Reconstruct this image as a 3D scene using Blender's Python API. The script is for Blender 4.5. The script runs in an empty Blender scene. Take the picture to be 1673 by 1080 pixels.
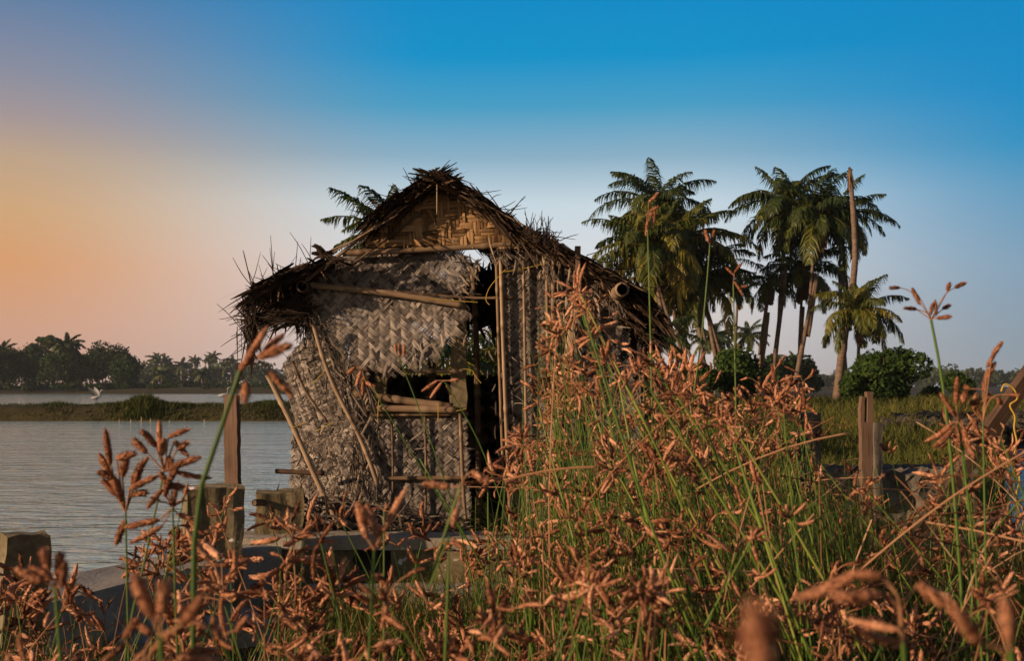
import bpy, math, random
import numpy as np
rng = np.random.default_rng(7)
random.seed(7)
C = bpy.context.scene.collection
R = math.radians
# ---------------------------------------------------------------- camera, sky, sun, exposure
FPX = 1800.0; PITCH = math.atan(95/FPX); EYE = 1.6
cam_d = bpy.data.cameras.new('camera'); cam = bpy.data.objects.new('camera', cam_d); C.objects.link(cam)
cam.location = (0, 0, EYE); cam.rotation_euler = (math.pi/2 + PITCH, 0, 0)
cam_d.sensor_width = 36; cam_d.lens = FPX/1673*36; cam_d.clip_start = 0.05; cam_d.clip_end = 6000
cam_d.dof.use_dof = True; cam_d.dof.focus_distance = 7.0; cam_d.dof.aperture_fstop = 7.5
bpy.context.scene.camera = cam
vs = bpy.context.scene.view_settings
vs.view_transform = 'Standard'; vs.look = 'None'; vs.exposure = 0.4; vs.gamma = 1.0; vs.use_curve_mapping = False

SUN_AZ = R(-117); SUN_EL = R(13)           # azimuth from +Y towards +X
world = bpy.data.worlds.new('World'); bpy.context.scene.world = world; world.use_nodes = True
def srgb(r, g, b):
    f = lambda c: ((c/255+0.055)/1.055)**2.4 if c > 10.3 else c/255/12.92
    return (f(r), f(g), f(b), 1)
def build_world():
    nt = world.node_tree; N = nt.nodes; L = nt.links; N.clear()
    out = N.new('ShaderNodeOutputWorld'); bg = N.new('ShaderNodeBackground'); L.new(bg.outputs[0], out.inputs[0])
    tc = N.new('ShaderNodeTexCoord'); sep = N.new('ShaderNodeSeparateXYZ'); L.new(tc.outputs['Generated'], sep.inputs[0])
    def m(op, a, b=None, c=None):
        n = N.new('ShaderNodeMath'); n.operation = op
        for i, v in enumerate((a, b, c)):
            if v is None: continue
            if isinstance(v, (int, float)): n.inputs[i].default_value = v
            else: L.new(v, n.inputs[i])
        return n.outputs[0]
    x, y, z = sep.outputs
    hor = m('SQRT', m('ADD', m('MULTIPLY', x, x), m('MULTIPLY', y, y)))
    s = m('DIVIDE', x, m('MAXIMUM', hor, 1e-4))
    el = m('MULTIPLY', m('ARCTAN2', z, hor), 180/math.pi)
    t = m('DIVIDE', el, 60.0)
    def ramp(stops):
        n = N.new('ShaderNodeValToRGB'); cr = n.color_ramp; cr.interpolation = 'B_SPLINE' if False else 'EASE'
        cr.interpolation = 'LINEAR'
        while len(cr.elements) > 1: cr.elements.remove(cr.elements[-1])
        for i, (e, c) in enumerate(stops):
            q = cr.elements[0] if i == 0 else cr.elements.new(e/60)
            q.position = e/60; q.color = srgb(*c)
        L.new(t, n.inputs[0]); return n.outputs[0]
    left = ramp([(0, (204,158,140)), (3, (211,160,132)), (6, (218,158,110)), (8.5, (210,167,122)), (11, (192,164,136)), (13, (164,150,152)), (15, (138,142,160)), (19.5, (78,122,166)), (35, (20,80,130)), (60, (8,40,84))])  # topmost stops lie out of view, darkened to cut ambient light
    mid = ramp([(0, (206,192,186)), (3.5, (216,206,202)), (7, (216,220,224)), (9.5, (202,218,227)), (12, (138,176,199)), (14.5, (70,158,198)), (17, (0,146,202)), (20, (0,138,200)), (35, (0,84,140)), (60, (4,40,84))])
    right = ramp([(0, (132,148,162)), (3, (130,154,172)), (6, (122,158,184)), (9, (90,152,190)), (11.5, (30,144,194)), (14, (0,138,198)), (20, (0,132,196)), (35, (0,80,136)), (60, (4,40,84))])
    def mix(f, a, b):
        n = N.new('ShaderNodeMix'); n.data_type = 'RGBA'; L.new(f, n.inputs[0]) if not isinstance(f, float) else setattr(n.inputs[0], 'default_value', f)
        L.new(a, n.inputs[6]); L.new(b, n.inputs[7]); return n.outputs[2]
    def mr(a, b):
        n = N.new('ShaderNodeMapRange'); n.interpolation_type = 'SMOOTHSTEP'; L.new(s, n.inputs[0]); n.inputs[1].default_value = a; n.inputs[2].default_value = b; return n.outputs[0]
    c = mix(mr(-0.44, -0.06), left, mid)
    c = mix(mr(0.12, 0.48), c, right)
    back = ramp([(0, (196,166,138)), (8, (180,160,142)), (20, (135,130,128)), (40, (76,84,94)), (60, (40,54,74))])  # unseen sky behind the camera, toned for its fill light on the scene
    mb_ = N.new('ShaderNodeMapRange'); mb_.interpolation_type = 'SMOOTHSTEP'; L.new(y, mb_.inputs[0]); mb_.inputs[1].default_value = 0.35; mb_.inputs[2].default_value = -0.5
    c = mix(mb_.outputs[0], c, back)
    sky = N.new('ShaderNodeTexSky'); sky.sky_type = 'NISHITA'; sky.sun_disc = False
    sky.sun_elevation = SUN_EL; sky.sun_rotation = SUN_AZ; sky.air_density = 1.2; sky.dust_density = 2.5
    sc = N.new('ShaderNodeVectorMath'); sc.operation = 'SCALE'; sc.inputs['Scale'].default_value = 0.1
    L.new(sky.outputs[0], sc.inputs[0])
    c = mix(0.015, c, sc.outputs[0])
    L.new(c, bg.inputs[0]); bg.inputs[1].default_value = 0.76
build_world()
sd = bpy.data.lights.new('sun', 'SUN'); sun = bpy.data.objects.new('sun', sd); C.objects.link(sun)
sd.energy = 4.9; sd.angle = R(0.6); sd.color = (1.0, 0.66, 0.40)
import mathutils
sdir = mathutils.Vector((math.sin(SUN_AZ)*math.cos(SUN_EL), math.cos(SUN_AZ)*math.cos(SUN_EL), math.sin(SUN_EL)))
sun.rotation_euler = sdir.to_track_quat('Z', 'Y').to_euler(); sun.location = (-20, -10, 20)

# ---------------------------------------------------------------- helpers
ct, st_ = math.cos(PITCH), math.sin(PITCH)
def P(px, py, Y):
    px = np.asarray(px, float); py = np.asarray(py, float); Y = np.asarray(Y, float)
    xn = (px-836.5)/FPX; yn = -(py-540)/FPX
    s = Y/(ct - yn*st_)
    return np.stack(np.broadcast_arrays(s*xn, Y, EYE + s*(st_ + yn*ct)), -1)
def nrm(v): return v/np.maximum(np.linalg.norm(v, axis=-1, keepdims=True), 1e-9)
def sst(a, b, x):
    t = np.clip((np.asarray(x, float)-a)/(b-a), 0, 1); return t*t*(3-2*t)
def mixf(a, b, t): return a + (b-a)*t

class MB:
    def __init__(s): s.V = []; s.Q = []; s.T = []; s.S = []; s.M = []; s.n = 0
    def add(s, v, q, tone=0.5, st=None, mat=0):
        v = np.asarray(v, float).reshape(-1, 3); q = np.asarray(q, int).reshape(-1, 4)
        s.V.append(v); s.Q.append(q + s.n)
        s.T.append(np.broadcast_to(np.asarray(tone, float), (len(v),)).copy())
        s.S.append(v.copy() if st is None else np.asarray(st, float).reshape(-1, 3))
        s.M.append(np.full(len(q), mat)); s.n += len(v); return s
    def ribbons(s, pts, width, side, tone=0.5, mat=0, fold=0.0, nrmv=None):
        N, K, _ = pts.shape
        width = np.broadcast_to(np.asarray(width, float), (N, K))
        side = np.broadcast_to(np.asarray(side, float)[:, None, :] if np.asarray(side).ndim == 2 else side, (N, K, 3))
        cols = [-0.5, 0.5] if not fold else [-0.5, 0, 0.5]
        W = len(cols); v = np.zeros((N, K, W, 3)); stv = np.zeros((N, K, W, 3))
        along = np.concatenate([np.zeros((N, 1)), np.cumsum(np.linalg.norm(np.diff(pts, axis=1), axis=-1), 1)], 1)
        rnd = rng.random((N, 1))*50
        for i, c in enumerate(cols):
            v[:, :, i] = pts + side*(width*c)[..., None]
            if fold and c == 0:
                tg = nrm(np.gradient(pts, axis=1)); v[:, :, i] += np.cross(tg, side)*(width*fold)[..., None]
            stv[:, :, i, 0] = along; stv[:, :, i, 1] = width*c; stv[:, :, i, 2] = rnd
        idx = np.arange(N*K*W).reshape(N, K, W)
        q = np.stack([idx[:, :-1, :-1], idx[:, 1:, :-1], idx[:, 1:, 1:], idx[:, :-1, 1:]], -1)
        t = np.asarray(tone, float)
        if t.ndim == 1: t = t[:, None]
        t = np.broadcast_to(t, (N, K))
        return s.add(v, q, np.repeat(t[:, :, None], W, 2).ravel(), stv, mat)
    def tubes(s, pts, rad, sides=6, tone=0.5, mat=0, squash=1.0, scales=0.0):
        N, K, _ = pts.shape
        rad = np.broadcast_to(np.asarray(rad, float), (N, K))
        tg = nrm(np.gradient(pts, axis=1)); ov = nrm(pts[:, -1]-pts[:, 0])
        ref = np.where((np.abs(ov[:, 2]) > 0.8)[:, None], np.array([[0.3, 1, 0.1]]), np.array([[0.1, 0.05, 1]]))
        a = nrm(np.cross(tg, ref[:, None, :])); b = np.cross(tg, a)
        th = np.arange(sides)/sides*2*math.pi
        rs = rad[:, :, None, None]*(1+scales*np.where((np.arange(K)[:, None]+np.arange(sides)[None]) % 2, 1, -1))[None, :, :, None]
        v = pts[:, :, None, :] + rs*(a[:, :, None, :]*np.cos(th)[None, None, :, None] + b[:, :, None, :]*np.sin(th)[None, None, :, None]*squash)
        along = np.concatenate([np.zeros((N, 1)), np.cumsum(np.linalg.norm(np.diff(pts, axis=1), axis=-1), 1)], 1)
        stv = np.zeros((N, K, sides, 3)); stv[..., 0] = along[:, :, None]
        stv[..., 1] = np.abs(th-math.pi)[None, None, :]*rad.max(1)[:, None, None]; stv[..., 2] = rng.random((N, 1, 1))*50
        idx = np.arange(N*K*sides).reshape(N, K, sides); nx = np.roll(idx, -1, 2)
        q = np.stack([idx[:, :-1], nx[:, :-1], nx[:, 1:], idx[:, 1:]], -1)
        t = np.asarray(tone, float)
        if t.ndim == 1: t = t[:, None]
        t = np.broadcast_to(t, (N, K))
        s.add(v, q, np.repeat(t[:, :, None], sides, 2).ravel(), stv, mat)
        if sides == 4 or True:   # end caps as fans of quads
            base = s.n - N*K*sides
            for k in (0, K-1):
                if rad[:, k].max() < 0.004: continue
                ring = idx[:, k] + base
                if sides % 2 == 0:
                    for j in range(1, sides//2):
                        qq = np.stack([ring[:, j-1], ring[:, j], ring[:, sides-1-j], ring[:, (sides-j) % sides]], -1)
                        s.Q.append(qq); s.M.append(np.full(len(qq), mat))
        return s
    def box(s, o, ax, ay, az, tone=0.5, mat=0, sub=1, jit=0.0):
        # box from corner-centre o with half axes; subdivided faces, jittered for wear
        o, ax, ay, az = [np.asarray(q, float) for q in (o, ax, ay, az)]
        n = sub+1; g = np.linspace(-1, 1, n)
        for (u, v, w) in ((ax, ay, az), (ay, az, ax), (az, ax, ay)):
            for sg in (-1, 1):
                a, b = np.meshgrid(g, g, indexing='ij')
                pts = o + a[..., None]*u + b[..., None]*v + sg*w
                if jit:
                    ph = pts*9.0
                    d = np.stack([np.sin(ph[..., 1]*1.7+ph[..., 2]*2.3+1), np.sin(ph[..., 0]*2.1+ph[..., 2]*1.3+2), np.sin(ph[..., 0]*1.5+ph[..., 1]*2.7)], -1)
                    d += 0.6*np.stack([np.sin(ph[..., 2]*6.3), np.sin(ph[..., 0]*7.1), np.sin(ph[..., 1]*5.7+ph[..., 0]*4)], -1)
                    pts = pts + d*jit
                idx = np.arange(n*n).reshape(n, n)
                q = np.stack([idx[:-1, :-1], idx[1:, :-1], idx[1:, 1:], idx[:-1, 1:]], -1)
                if sg < 0: q = q[..., ::-1]
                s.add(pts, q, tone, None, mat)
        return s
    def build(s, name, mats, parent=None, org=None, smooth=False):
        if not isinstance(mats, (list, tuple)): mats = [mats]
        if parent is not None:
            org = np.zeros(3); p = parent
            while p is not None: org = org + np.array(p.location); p = p.parent
        elif org is None: org = np.zeros(3)
        V = np.concatenate(s.V) - np.asarray(org, float); Q = np.concatenate([q.reshape(-1, 4) for q in s.Q]); M = np.concatenate(s.M)
        me = bpy.data.meshes.new(name)
        me.vertices.add(len(V)); me.vertices.foreach_set('co', V.astype(np.float32).ravel())
        me.loops.add(len(Q)*4); me.loops.foreach_set('vertex_index', Q.astype(np.int32).ravel())
        me.polygons.add(len(Q)); me.polygons.foreach_set('loop_start', (np.arange(len(Q))*4).astype(np.int32))
        me.polygons.foreach_set('loop_total', np.full(len(Q), 4, np.int32))
        me.polygons.foreach_set('material_index', M.astype(np.int32))
        me.polygons.foreach_set('use_smooth', np.full(len(Q), smooth))
        a = me.attributes.new('tone', 'FLOAT', 'POINT'); a.data.foreach_set('value', np.concatenate(s.T).astype(np.float32))
        a = me.attributes.new('st', 'FLOAT_VECTOR', 'POINT'); a.data.foreach_set('vector', np.concatenate(s.S).astype(np.float32).ravel())
        me.update(calc_edges=True)
        for m in mats: me.materials.append(m)
        o = bpy.data.objects.new(name, me); C.objects.link(o)
        if parent is not None: o.parent = parent
        else: o.location = org
        return o
def tag(o, label=None, cat=None, group=None, kind=None):
    if label: o['label'] = label
    if cat: o['category'] = cat
    if group: o['group'] = group
    if kind: o['kind'] = kind
    return o
def empty(name, loc, label, cat, group=None):
    o = bpy.data.objects.new(name, None); o.location = [float(v) for v in loc]; o.empty_display_size = 0.2; C.objects.link(o)
    return tag(o, label, cat, group)
def curve(ctrl, k):
    # smooth curve through control points (Catmull-Rom), k samples
    c = np.asarray(ctrl, float)
    if len(c) == 1: c = np.concatenate([c-[0, 0, .001], c])
    n = len(c)
    if n == 2: return c[0] + (c[1]-c[0])*np.linspace(0, 1, k)[:, None]
    T = np.concatenate([[0], np.cumsum(np.linalg.norm(np.diff(c, axis=0), axis=1)+1e-6)])
    m = np.zeros_like(c); m[1:-1] = (c[2:]-c[:-2])/(T[2:]-T[:-2])[:, None]; m[0] = 1.5*(c[1]-c[0])/T[1]-.5*m[1]; m[-1] = 1.5*(c[-1]-c[-2])/(T[-1]-T[-2])-.5*m[-2]
    t = np.linspace(0, T[-1], k); i = np.clip(np.searchsorted(T, t, 'right')-1, 0, n-2); hh = (T[i+1]-T[i])[:, None]; f = (t-T[i])[:, None]/hh
    return (2*f**3-3*f**2+1)*c[i]+(f**3-2*f**2+f)*hh*m[i]+(-2*f**3+3*f**2)*c[i+1]+(f**3-f**2)*hh*m[i+1]
def inpoly(x, y, poly):
    poly = np.asarray(poly, float); inside = np.zeros(np.shape(x), bool); j = len(poly)-1
    for i in range(len(poly)):
        xi, yi = poly[i]; xj, yj = poly[j]
        c = ((yi > y) != (yj > y)) & (x < (xj-xi)*(y-yi)/((yj-yi) if yj != yi else 1e-12)+xi)
        inside ^= c; j = i
    return inside

# ---------------------------------------------------------------- materials
def new_mat(name):
    m = bpy.data.materials.new(name); m.use_nodes = True
    nt = m.node_tree; b = nt.nodes['Principled BSDF']; b.inputs['Specular IOR Level'].default_value = 0.25
    return m, nt, b
def fibre(name, cols, rough=0.8, streak=(4, 260), contrast=0.45, bump=0.25, translucent=0.0, blotch=None, spec=0.2):
    m, nt, b = new_mat(name); N = nt.nodes; L = nt.links
    b.inputs['Roughness'].default_value = rough; b.inputs['Specular IOR Level'].default_value = spec
    at = N.new('ShaderNodeAttribute'); at.attribute_name = 'tone'
    a2 = N.new('ShaderNodeAttribute'); a2.attribute_name = 'st'
    mp = N.new('ShaderNodeVectorMath'); mp.operation = 'MULTIPLY'; mp.inputs[1].default_value = (streak[0], streak[1], 1); L.new(a2.outputs['Vector'], mp.inputs[0])
    no = N.new('ShaderNodeTexNoise'); no.inputs['Scale'].default_value = 1; no.inputs['Detail'].default_value = 3; L.new(mp.outputs[0], no.inputs['Vector'])
    add = N.new('ShaderNodeMath'); add.operation = 'MULTIPLY_ADD'; add.inputs[1].default_value = contrast; L.new(no.outputs['Fac'], add.inputs[0])
    sb = N.new('ShaderNodeMath'); sb.operation = 'SUBTRACT'; L.new(at.outputs['Fac'], sb.inputs[0]); sb.inputs[1].default_value = contrast/2
    L.new(sb.outputs[0], add.inputs[2])
    last = add.outputs[0]
    if blotch:
        g = N.new('ShaderNodeNewGeometry'); n2 = N.new('ShaderNodeTexNoise'); n2.inputs['Scale'].default_value = blotch[0]; n2.inputs['Detail'].default_value = 4
        L.new(g.outputs['Position'], n2.inputs['Vector'])
        ad = N.new('ShaderNodeMath'); ad.operation = 'MULTIPLY_ADD'; L.new(n2.outputs['Fac'], ad.inputs[0]); ad.inputs[1].default_value = blotch[1]; 
        s2 = N.new('ShaderNodeMath'); s2.operation = 'SUBTRACT'; L.new(last, s2.inputs[0]); s2.inputs[1].default_value = blotch[1]/2; L.new(s2.outputs[0], ad.inputs[2]); last = ad.outputs[0]
    cr = N.new('ShaderNodeValToRGB'); el = cr.color_ramp.elements
    while len(el) > 1: el.remove(el[-1])
    for i, c in enumerate(cols):
        e = el[0] if i == 0 else el.new(i/(len(cols)-1)); e.position = i/(len(cols)-1); e.color = (*c, 1)
    L.new(last, cr.inputs[0]); L.new(cr.outputs[0], b.inputs['Base Color'])
    bp = N.new('ShaderNodeBump'); bp.inputs['Strength'].default_value = bump; bp.inputs['Distance'].default_value = 0.004
    L.new(no.outputs['Fac'], bp.inputs['Height']); L.new(bp.outputs[0], b.inputs['Normal'])
    if translucent:
        tr = N.new('ShaderNodeBsdfTranslucent'); mx = N.new('ShaderNodeMixShader'); mx.inputs[0].default_value = translucent
        L.new(cr.outputs[0], tr.inputs[0]); L.new(b.outputs[0], mx.inputs[1]); L.new(tr.outputs[0], mx.inputs[2])
        L.new(mx.outputs[0], N['Material Output'].inputs[0])
    return m
def rocky(name, cols, scale, rough=0.9, bump=0.5, dist=0.02, spots=False, spec=0.2):
    m, nt, b = new_mat(name); N = nt.nodes; L = nt.links
    b.inputs['Roughness'].default_value = rough; b.inputs['Specular IOR Level'].default_value = spec
    g = N.new('ShaderNodeNewGeometry')
    no = N.new('ShaderNodeTexNoise'); no.inputs['Scale'].default_value = scale; no.inputs['Detail'].default_value = 8; no.inputs['Roughness'].default_value = 0.65; L.new(g.outputs['Position'], no.inputs['Vector'])
    n2 = N.new('ShaderNodeTexNoise'); n2.inputs['Scale'].default_value = scale*14; n2.inputs['Detail'].default_value = 5; L.new(g.outputs['Position'], n2.inputs['Vector'])
    mx = N.new('ShaderNodeMix'); mx.inputs[0].default_value = 0.35; L.new(no.outputs['Fac'], mx.inputs[2]); L.new(n2.outputs['Fac'], mx.inputs[3])
    cr = N.new('ShaderNodeValToRGB'); el = cr.color_ramp.elements
    while len(el) > 1: el.remove(el[-1])
    for i, c in enumerate(cols):
        e = el[0] if i == 0 else el.new(0.5); e.position = 0.3+0.4*i/(len(cols)-1); e.color = (*c, 1)
    L.new(mx.outputs[0], cr.inputs[0]); col = cr.outputs[0]
    if spots:
        n3 = N.new('ShaderNodeTexNoise'); n3.inputs['Scale'].default_value = 7; n3.inputs['Detail'].default_value = 6; L.new(g.outputs['Position'], n3.inputs['Vector'])
        mr = N.new('ShaderNodeMapRange'); mr.inputs[1].default_value = 0.69; mr.inputs[2].default_value = 0.72; L.new(n3.outputs['Fac'], mr.inputs[0])
        m2 = N.new('ShaderNodeMix'); m2.data_type = 'RGBA'; L.new(mr.outputs[0], m2.inputs[0]); L.new(col, m2.inputs[6]); m2.inputs[7].default_value = (0.7, 0.7, 0.7, 1); col = m2.outputs[2]
    L.new(col, b.inputs['Base Color'])
    bp = N.new('ShaderNodeBump'); bp.inputs['Strength'].default_value = bump; bp.inputs['Distance'].default_value = dist
    L.new(mx.outputs[0], bp.inputs['Height']); L.new(bp.outputs[0], b.inputs['Normal'])
    return m
M = {}
M['weave'] = fibre('weathered_palm_weave', [(0.024, 0.020, 0.018), (0.125, 0.110, 0.100), (0.235, 0.208, 0.185), (0.37, 0.335, 0.30)], blotch=(3.0, 0.7), contrast=0.65, bump=0.5, streak=(6, 190))
M['weave_tan'] = fibre('tan_palm_weave', [(0.03, 0.017, 0.008), (0.14, 0.082, 0.038), (0.27, 0.165, 0.08), (0.42, 0.27, 0.14)], blotch=(4.0, 0.7), contrast=0.6, bump=0.5)
M['thatch'] = fibre('dark_thatch', [(0.012, 0.008, 0.006), (0.04, 0.026, 0.018), (0.085, 0.058, 0.04), (0.20, 0.13, 0.08)], blotch=(6.0, 0.7), contrast=0.5)
M['shred'] = fibre('shredded_leaf', [(0.02, 0.015, 0.012), (0.07, 0.056, 0.046), (0.15, 0.125, 0.105), (0.32, 0.25, 0.19)], blotch=(5.0, 0.8), contrast=0.5)
M['bamboo'] = fibre('dry_bamboo', [(0.05, 0.03, 0.018), (0.17, 0.115, 0.07), (0.29, 0.21, 0.135), (0.42, 0.32, 0.21)], blotch=(5.0, 0.6), contrast=0.5, rough=0.6, spec=0.35)
M['timber'] = fibre('old_timber', [(0.035, 0.022, 0.015), (0.105, 0.068, 0.048), (0.19, 0.125, 0.09), (0.28, 0.19, 0.14)], streak=(3, 120), blotch=(6.0, 0.6), contrast=0.7, bump=0.6)
M['rope'] = fibre('yellow_rope', [(0.15, 0.11, 0.02), (0.36, 0.25, 0.04), (0.5, 0.36, 0.08)], streak=(300, 100))
M['spike'] = fibre('sedge_spikelet', [(0.055, 0.022, 0.011), (0.24, 0.098, 0.050), (0.48, 0.228, 0.130), (0.72, 0.41, 0.26)], streak=(330, 420), contrast=0.85, bump=1.0, rough=0.8)
M['stem'] = fibre('sedge_stem', [(0.014, 0.035, 0.006), (0.040, 0.095, 0.010), (0.095, 0.165, 0.020), (0.22, 0.25, 0.045)], streak=(8, 900), contrast=0.3, rough=0.5, spec=0.35)
M['drystem'] = fibre('dry_sedge_stem', [(0.08, 0.035, 0.016), (0.20, 0.10, 0.05), (0.36, 0.20, 0.11), (0.5, 0.33, 0.2)], streak=(8, 900), contrast=0.3)
M['blade'] = fibre('grass_blade', [(0.012, 0.030, 0.005), (0.034, 0.060, 0.009), (0.085, 0.11, 0.016), (0.21, 0.17, 0.05)], streak=(6, 700), contrast=0.2, translucent=0.25)
M['mgrass'] = fibre('bank_grass', [(0.02, 0.028, 0.006), (0.05, 0.065, 0.012), (0.10, 0.11, 0.022), (0.20, 0.15, 0.045)], contrast=0.2, translucent=0.2, blotch=(0.5, 0.7))
M['palm'] = fibre('coconut_leaf', [(0.006, 0.015, 0.004), (0.022, 0.046, 0.009), (0.075, 0.095, 0.012), (0.30, 0.23, 0.025)], contrast=0.15, translucent=0.3, rough=0.5, spec=0.4)
M['deadpalm'] = fibre('dead_frond', [(0.03, 0.016, 0.008), (0.09, 0.05, 0.025), (0.17, 0.10, 0.05)], contrast=0.2)
M['trunk'] = fibre('palm_trunk', [(0.04, 0.028, 0.022), (0.10, 0.072, 0.056), (0.17, 0.125, 0.095), (0.24, 0.18, 0.14)], streak=(9, 2), contrast=0.9, bump=0.3, blotch=(1.5, 0.5))
M['leaf'] = fibre('tree_leaf', [(0.006, 0.017, 0.005), (0.014, 0.036, 0.006), (0.028, 0.062, 0.010), (0.06, 0.095, 0.017)], contrast=0.15, translucent=0.2, blotch=(0.5, 0.5))
M['farleaf'] = fibre('far_tree_leaf', [(0.010, 0.018, 0.010), (0.020, 0.036, 0.014), (0.035, 0.058, 0.020), (0.07, 0.09, 0.03)], contrast=0.15, blotch=(0.05, 0.6))
M['concrete'] = rocky('mossy_concrete', [(0.05, 0.045, 0.025), (0.15, 0.125, 0.075), (0.25, 0.225, 0.15)], 3.0, spots=True)
M['greyconc'] = rocky('grey_concrete', [(0.05, 0.047, 0.04), (0.12, 0.112, 0.095), (0.20, 0.185, 0.155)], 4.0, spots=False)
M['topconc'] = rocky('worn_concrete', [(0.17, 0.16, 0.135), (0.29, 0.275, 0.24), (0.40, 0.385, 0.35)], 2.5, spots=True)
M['rubble'] = rocky('dark_stone', [(0.02, 0.018, 0.016), (0.06, 0.055, 0.05), (0.12, 0.11, 0.10)], 5.0, bump=0.9, dist=0.05)
M['soil'] = rocky('damp_soil', [(0.02, 0.016, 0.010), (0.045, 0.04, 0.018), (0.07, 0.065, 0.025)], 1.2, bump=0.8, dist=0.05)
M['egret'] = rocky('white_feather', [(0.22, 0.25, 0.28), (0.3, 0.33, 0.36), (0.36, 0.38, 0.4)], 6.0, bump=0.2)
M['pipe'] = rocky('black_rubber', [(0.01, 0.01, 0.011), (0.02, 0.02, 0.021), (0.035, 0.035, 0.036)], 9.0, rough=0.6, bump=0.3, spec=0.4)
def water_mat():
    m, nt, b = new_mat('pond_water'); N = nt.nodes; L = nt.links
    b.inputs['Base Color'].default_value = (0.42, 0.58, 0.57, 1); b.inputs['Roughness'].default_value = 0.06
    b.inputs['IOR'].default_value = 1.33; b.inputs['Specular IOR Level'].default_value = 0.9
    g = N.new('ShaderNodeNewGeometry'); hs = []
    for sc, (sx, sy), w in ((1.0, (1.1, 3.4), 1.0), (1.0, (3.0, 8.0), 0.42), (1.0, (0.25, 0.8), 1.6)):
        v = N.new('ShaderNodeVectorMath'); v.operation = 'MULTIPLY'; v.inputs[1].default_value = (sx, sy, 1); L.new(g.outputs['Position'], v.inputs[0])
        n = N.new('ShaderNodeTexNoise'); n.inputs['Scale'].default_value = sc; n.inputs['Detail'].default_value = 3; n.inputs['Distortion'].default_value = 0.4; L.new(v.outputs[0], n.inputs['Vector'])
        k = N.new('ShaderNodeMath'); k.operation = 'MULTIPLY'; k.inputs[1].default_value = w; L.new(n.outputs['Fac'], k.inputs[0]); hs.append(k.outputs[0])
    a = N.new('ShaderNodeMath'); L.new(hs[0], a.inputs[0]); L.new(hs[1], a.inputs[1]); a2 = N.new('ShaderNodeMath'); L.new(a.outputs[0], a2.inputs[0]); L.new(hs[2], a2.inputs[1])
    bp = N.new('ShaderNodeBump'); bp.inputs['Strength'].default_value = 1.0; bp.inputs['Distance'].default_value = 0.07
    L.new(a2.outputs[0], bp.inputs['Height']); L.new(bp.outputs[0], b.inputs['Normal'])
    return m
M['water'] = water_mat()

# ---------------------------------------------------------------- the setting: ground and water
def fnoise(x, y, s):
    return (np.sin(x*s*1.3+y*s*0.7+1.3)+np.sin(x*s*0.6-y*s*1.7+4.1)+np.sin(x*s*2.3+y*s*2.9+0.7)*0.5)/2.5
def ground_h(x, y):
    x = np.asarray(x, float); y = np.asarray(y, float)
    xL = np.where(y < 4.5, -40 + 0*y, np.where(y < 12, -2.1, -0.1*y-0.9))
    wid = np.where(y < 12, 0.2, 1.5)
    m = sst(0, 1, (x-xL)/wid)
    h = 0.22 + 0.63*sst(14, 48, y) + 0.035*fnoise(x, y, 1.9) + 0.1*sst(20, 60, y)*fnoise(x, y, 0.25)
    creek = sst(.43*y, .43*y+.8, x)*sst(8.5, 10.0, y)*sst(31, 27.5, y)
    h = mixf(h, -0.7, creek)
    z = mixf(-0.8, h, m)
    bund = sst(53.2, 55.0, y)*sst(62, 60, y)
    z = np.maximum(z, -0.8 + bund*(1.52 + 0.05*fnoise(x, y, 0.5)))
    far = sst(322, 334, y + 6*fnoise(x, y, 0.02))
    z = np.maximum(z, -0.8 + far*(2.9 + 0.2*fnoise(x, y, 0.1)))
    return z
rr = np.unique(np.concatenate([np.geomspace(0.25, 12, 110), np.linspace(12, 35, 60), np.linspace(35, 70, 90), np.geomspace(70, 300, 40), np.linspace(300, 350, 50), np.geomspace(350, 3000, 25)]))
aa = np.concatenate([np.linspace(-40, 40, 321), np.linspace(40, 320, 141)[1:]])*math.pi/180
mb = MB(); A, RR = np.meshgrid(aa, rr, indexing='ij')
gx = RR*np.sin(A); gy = RR*np.cos(A); gz = ground_h(gx, gy)
idx = np.arange(gx.size).reshape(gx.shape)
q = np.stack([idx[:-1, :-1], idx[:-1, 1:], idx[1:, 1:], idx[1:, :-1]], -1)
mb.add(np.stack([gx, gy, gz], -1), q)
tag(mb.build('ground', M['soil'], smooth=True), kind='structure')
mb = MB(); g = np.array([[-3000, -300, 0], [3000, -300, 0], [3000, 3000, 0], [-3000, 3000, 0]], float); mb.add(g, [[0, 1, 2, 3]])
tag(mb.build('water', M['water']), kind='structure')

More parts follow.
